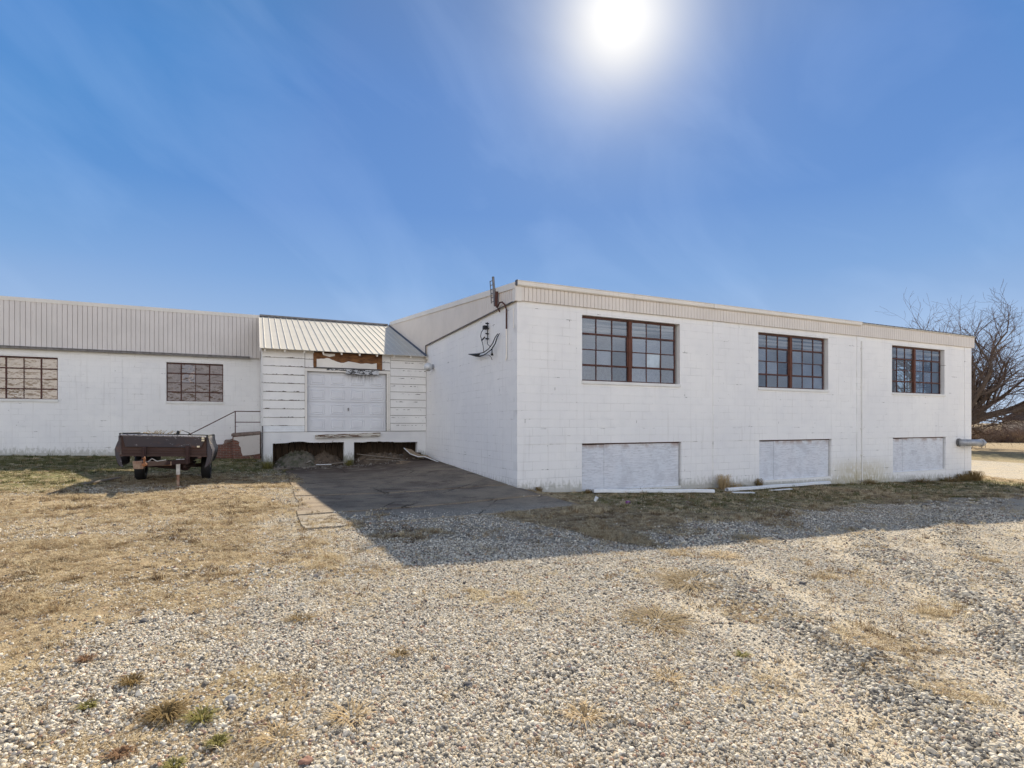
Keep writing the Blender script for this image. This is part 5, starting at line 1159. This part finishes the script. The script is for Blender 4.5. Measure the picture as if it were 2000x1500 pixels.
for x, y, r, h, n, m_, lab in ((-6.30, -8.62, .085, .055, 300, WB, 'largest brown and green weed tuft in the near left gravel'), (-6.12, -8.72, .07, .05, 120, WG, 'olive weed tuft just right of the largest tuft'),
        (-6.02, -9.02, .045, .035, 130, WG, 'bright green weed tuft in the near left foreground'), (-6.20, -9.15, .042, .03, 110, WG, 'bright green weed tuft nearest the photographer'),
        (-6.45, -8.95, .045, .03, 110, WR, 'red brown weed tuft in the near left gravel'), (-6.55, -8.1, .06, .05, 120, WB, 'dark curled weed tuft behind the red brown one'), (-6.9, -7.6, .05, .03, 90, WR, 'reddish weed tuft further out on the left'),
        (-6.72, -8.35, .04, .03, 80, WG, 'small yellow green tuft left of the curled weed'),
        (-5.72, -9.1, .10, .05, 60, WS, 'straw coloured spray of dead grass right of the green tufts'), (-5.35, -9.0, .12, .045, 70, WS, 'straw spray of dead grass in the centre foreground'), (-4.1, -9.5, .10, .05, 70, WS, 'star shaped straw tuft in the right centre foreground'),
        (-3.3, -9.3, .09, .04, 60, WS, 'straw tuft in the foreground gravel on the right'), (-2.5, -9.2, .05, .03, 60, WG, 'tiny green tuft in the foreground gravel on the right'),
        (-5.5, -7.3, .09, .04, 80, WB, 'brown tuft in the gravel before the shadow tip'), (-4.9, -8.3, .06, .035, 60, WB, 'brown tuft in the middle of the foreground'), (-1.45, -7.55, .35, .05, 320, WB, 'wide flat brown patch of dead weed in the sunny gravel'),
        (-2.65, -8.4, .28, .03, 280, WB, 'flat brown weed patch closer to the camera'), (1.2, -6.0, .25, .06, 200, WS, 'straw tuft in the sun in front of the long shadow'), (-.1, -6.7, .2, .05, 160, WS, 'straw tuft in the gravel right of the shadow tip')):
    weed(x, y, r, h, n, m_, lab)
for x, y, r, h, n, m_, lab in ((6.55, -.30, .24, .46, 230, WS, 'tall dead weed clump against the long wall between the downspouts'), (7.05, -.22, .3, .18, 160, WS, 'low dead weeds beside the tall clump at the wall'), (8.2, -.12, .15, .28, 120, WB, 'small dead weed at the left foot of the middle boarded opening'),
        (19.9, -.25, .4, .42, 520, WB, 'bushy dead weeds at the far right corner of the long wall'), (19.2, -.25, .35, .3, 360, WB, 'dead weeds just left of the corner clump'), (18.2, -.2, .5, .18, 300, WB, 'low dead weeds under the farthest boarded opening'), (16.4, -.2, .6, .16, 300, WB, 'low weed fringe at the wall left of the farthest opening'),
        (13.4, -.2, .4, .15, 200, WB, 'low weed fringe under the stained wall and drain pipe'), (.55, -.12, .12, .14, 90, WB, 'small dark weed at the near corner of the long wall'), (1.85, -.35, .12, .12, 90, WB, 'weed at the left end of the shorter downspout'),
        (-.35, 7.5, .2, .2, 120, WG, 'green weeds in the inner corner by the dock'), (-5.5, 7.75, .25, .25, 220, WG, 'green weeds at the foot of the left dock pillar'), (-2.85, 7.85, .2, .25, 160, WG, 'green weeds at the foot of the centre dock pillar')):
    weed(x, y, r, h, n, m_, lab, 'wall_weed', .7, .008)

# ================================================================== beyond the right-hand end
def bark(name, a, b): return wood(name, a, b, axis='z', sc_=.5)
MT = bark('grey_bark', (.17, .125, .095), (.085, .062, .05)); MTt = simple('thin_twigs', (.15, .105, .085), .9, .2)
tre = thing('bare_tree', (51, 16, Z(51, 16)), 'large spreading leafless tree rising behind the right end of the long building', 'tree')
random.seed(41)
tk, tw = MB(), MB(); segs = 0
def grow(p, d, L, r, lvl):
    global segs
    n = 5 if lvl < 3 else 3; pts = [p]; rad = [r]; q = p.copy(); dd = d.copy(); kids = []
    for i in range(n):
        dd = (dd+Vector((random.gauss(0, .16), random.gauss(0, .16), random.gauss(.0, .12)+(.05 if lvl > 1 else 0)))).normalized()
        q = q+dd*L/n; pts.append(q.copy()); rad.append(max(.009, r*(1-.5*(i+1)/n))); kids.append((q.copy(), dd.copy(), rad[-1]))
    (tk if lvl < 3 else tw).tube(pts, rad, 7 if lvl < 2 else 4 if lvl < 4 else 3, caps=False)
    if lvl >= 5: return
    for (kp, kd, kr) in kids[(0 if lvl > 0 else 1):]:
        m = {0: 2, 1: 1.2, 2: 1.3, 3: 1.4, 4: 1.4}[lvl]
        for _ in range(int(m)+(random.random() < m % 1)):
            ax = kd.orthogonal().normalized(); ax.rotate(Matrix.Rotation(random.random()*6.28, 3, kd)); a = R(random.uniform(24, 58)); nd = kd*math.cos(a)+ax*math.sin(a)
            grow(kp, nd, L*random.uniform(.50, .76), kr*random.uniform(.5, .75), lvl+1)
base = Vector((51, 16, Z(51, 16)-.2))
tk.tube([base, base+Vector((.1, 0, .8)), base+Vector((.25, .1, 1.9))], [.75, .6, .55], 12)
fork = base+Vector((.25, .1, 1.8))
rgt = Vector((math.cos(YAW), -math.sin(YAW), 0)); fwd = Vector((math.sin(YAW), math.cos(YAW), 0))
for (a, f_, z_, L, r) in ((.95, -.1, .38, 7.4, .38), (.62, .2, .62, 6.8, .34), (.25, -.3, .9, 6.2, .30), (-.35, .1, .9, 6.6, .30), (-.75, -.1, .6, 6.2, .27), (.1, .5, .9, 6.2, .27), (1.0, .25, .12, 5.0, .17), (.8, -.5, .55, 5.0, .19)):
    grow(fork, (rgt*a+fwd*f_+Vector((0, 0, z_))).normalized(), L, r, 1)
tk.build('trunk', MT, tre); tw.build('crown', MTt, tre)
# brushy fence row at the far side of the field
def bush_v(mat, name, h, n):
    V, F = [], []
    for i in range(n):
        x, y = random.gauss(0, .5), random.gauss(0, .5); a = Vector((x, y, 0)); d = Vector((random.gauss(0, .35), random.gauss(0, .35), 1)).normalized(); L = h*(.4+.7*random.random()); p = a
        for k in range(3):
            q = p+d*L/3+Vector((random.gauss(0, .1), random.gauss(0, .1), 0)); w = .022*(1-k*.28); b = len(V)
            V += [(p.x-w, p.y, p.z), (p.x+w, p.y, p.z), (q.x+w*.6, q.y, q.z), (q.x-w*.6, q.y, q.z)]; F.append((b, b+1, b+2, b+3))
            for t_ in range(3):
                e = p.lerp(q, random.random()); g_ = e+Vector((random.gauss(0, .3), random.gauss(0, .3), .15+random.random()*.4)); b = len(V); V += [(e.x-.012, e.y, e.z), (e.x+.012, e.y, e.z), (g_.x, g_.y, g_.z)]; F.append((b, b+1, b+2))
            p = q
    return hidden_mesh(name, V, F, mat)
MBs = [mat_weed('brush_brown', (.16, .10, .07), (.30, .20, .13)), mat_weed('brush_tan', (.30, .21, .12), (.46, .34, .20)), mat_weed('brush_dark', (.09, .06, .05), (.17, .11, .09))]
bv = [bush_v(MBs[i % 3], 'brush', (1.7, 1.3, 2.2)[i % 3], 46) for i in range(6)]
n = 1500; t_ = rng.uniform(-10, 75, n); dp_ = np.abs(rng.normal(0, 4.5, n))
D0 = np.array([CAM.x+fwd.x*66+rgt.x*50, CAM.y+fwd.y*66+rgt.y*50])
x = D0[0]+rgt.x*t_+fwd.x*dp_; y = D0[1]+rgt.y*t_+fwd.y*dp_
s_ = rng.uniform(.5, 1.1, n)
scatter('brushwood', np.stack([x, y, zg(x, y)-.05], 1), np.stack([0*x, 0*x, rng.uniform(0, 6.28, n)], 1), np.stack([s_, s_, s_*rng.uniform(.6, 1.15, n)], 1), bv, ('brown leafless brushwood hedge along the far edge of the field', 'brushwood'))
# distant house
hc = CAM+fwd*110+rgt*109; hs_ = thing('distant_house', (hc.x, hc.y, Z(hc.x, hc.y)), 'low distant house with dark roof beyond the brushwood at the right edge', 'house')
gz0 = Z(hc.x, hc.y)
mb = MB(); mb.box(hc.x-9, hc.x+9, hc.y-5, hc.y+5, gz0, gz0+2.9); mb.build('wall', simple('tan_siding', (.52, .45, .36), .8), hs_)
mb = MB(); mb.extr([(hc.x-9.6, hc.y-5.8, gz0+2.7), (hc.x-9.6, hc.y+5.8, gz0+2.7), (hc.x-9.6, hc.y, gz0+5.6)], (19.2, 0, 0)); mb.build('roof', simple('dark_shingles', (.075, .065, .07), .9), hs_)
for k in range(3): mb = MB(); mb.box(hc.x-6+k*5, hc.x-4.6+k*5, hc.y-5.06, hc.y-4.99, gz0+1, gz0+2.1); mb.build('window', M['black'], hs_)
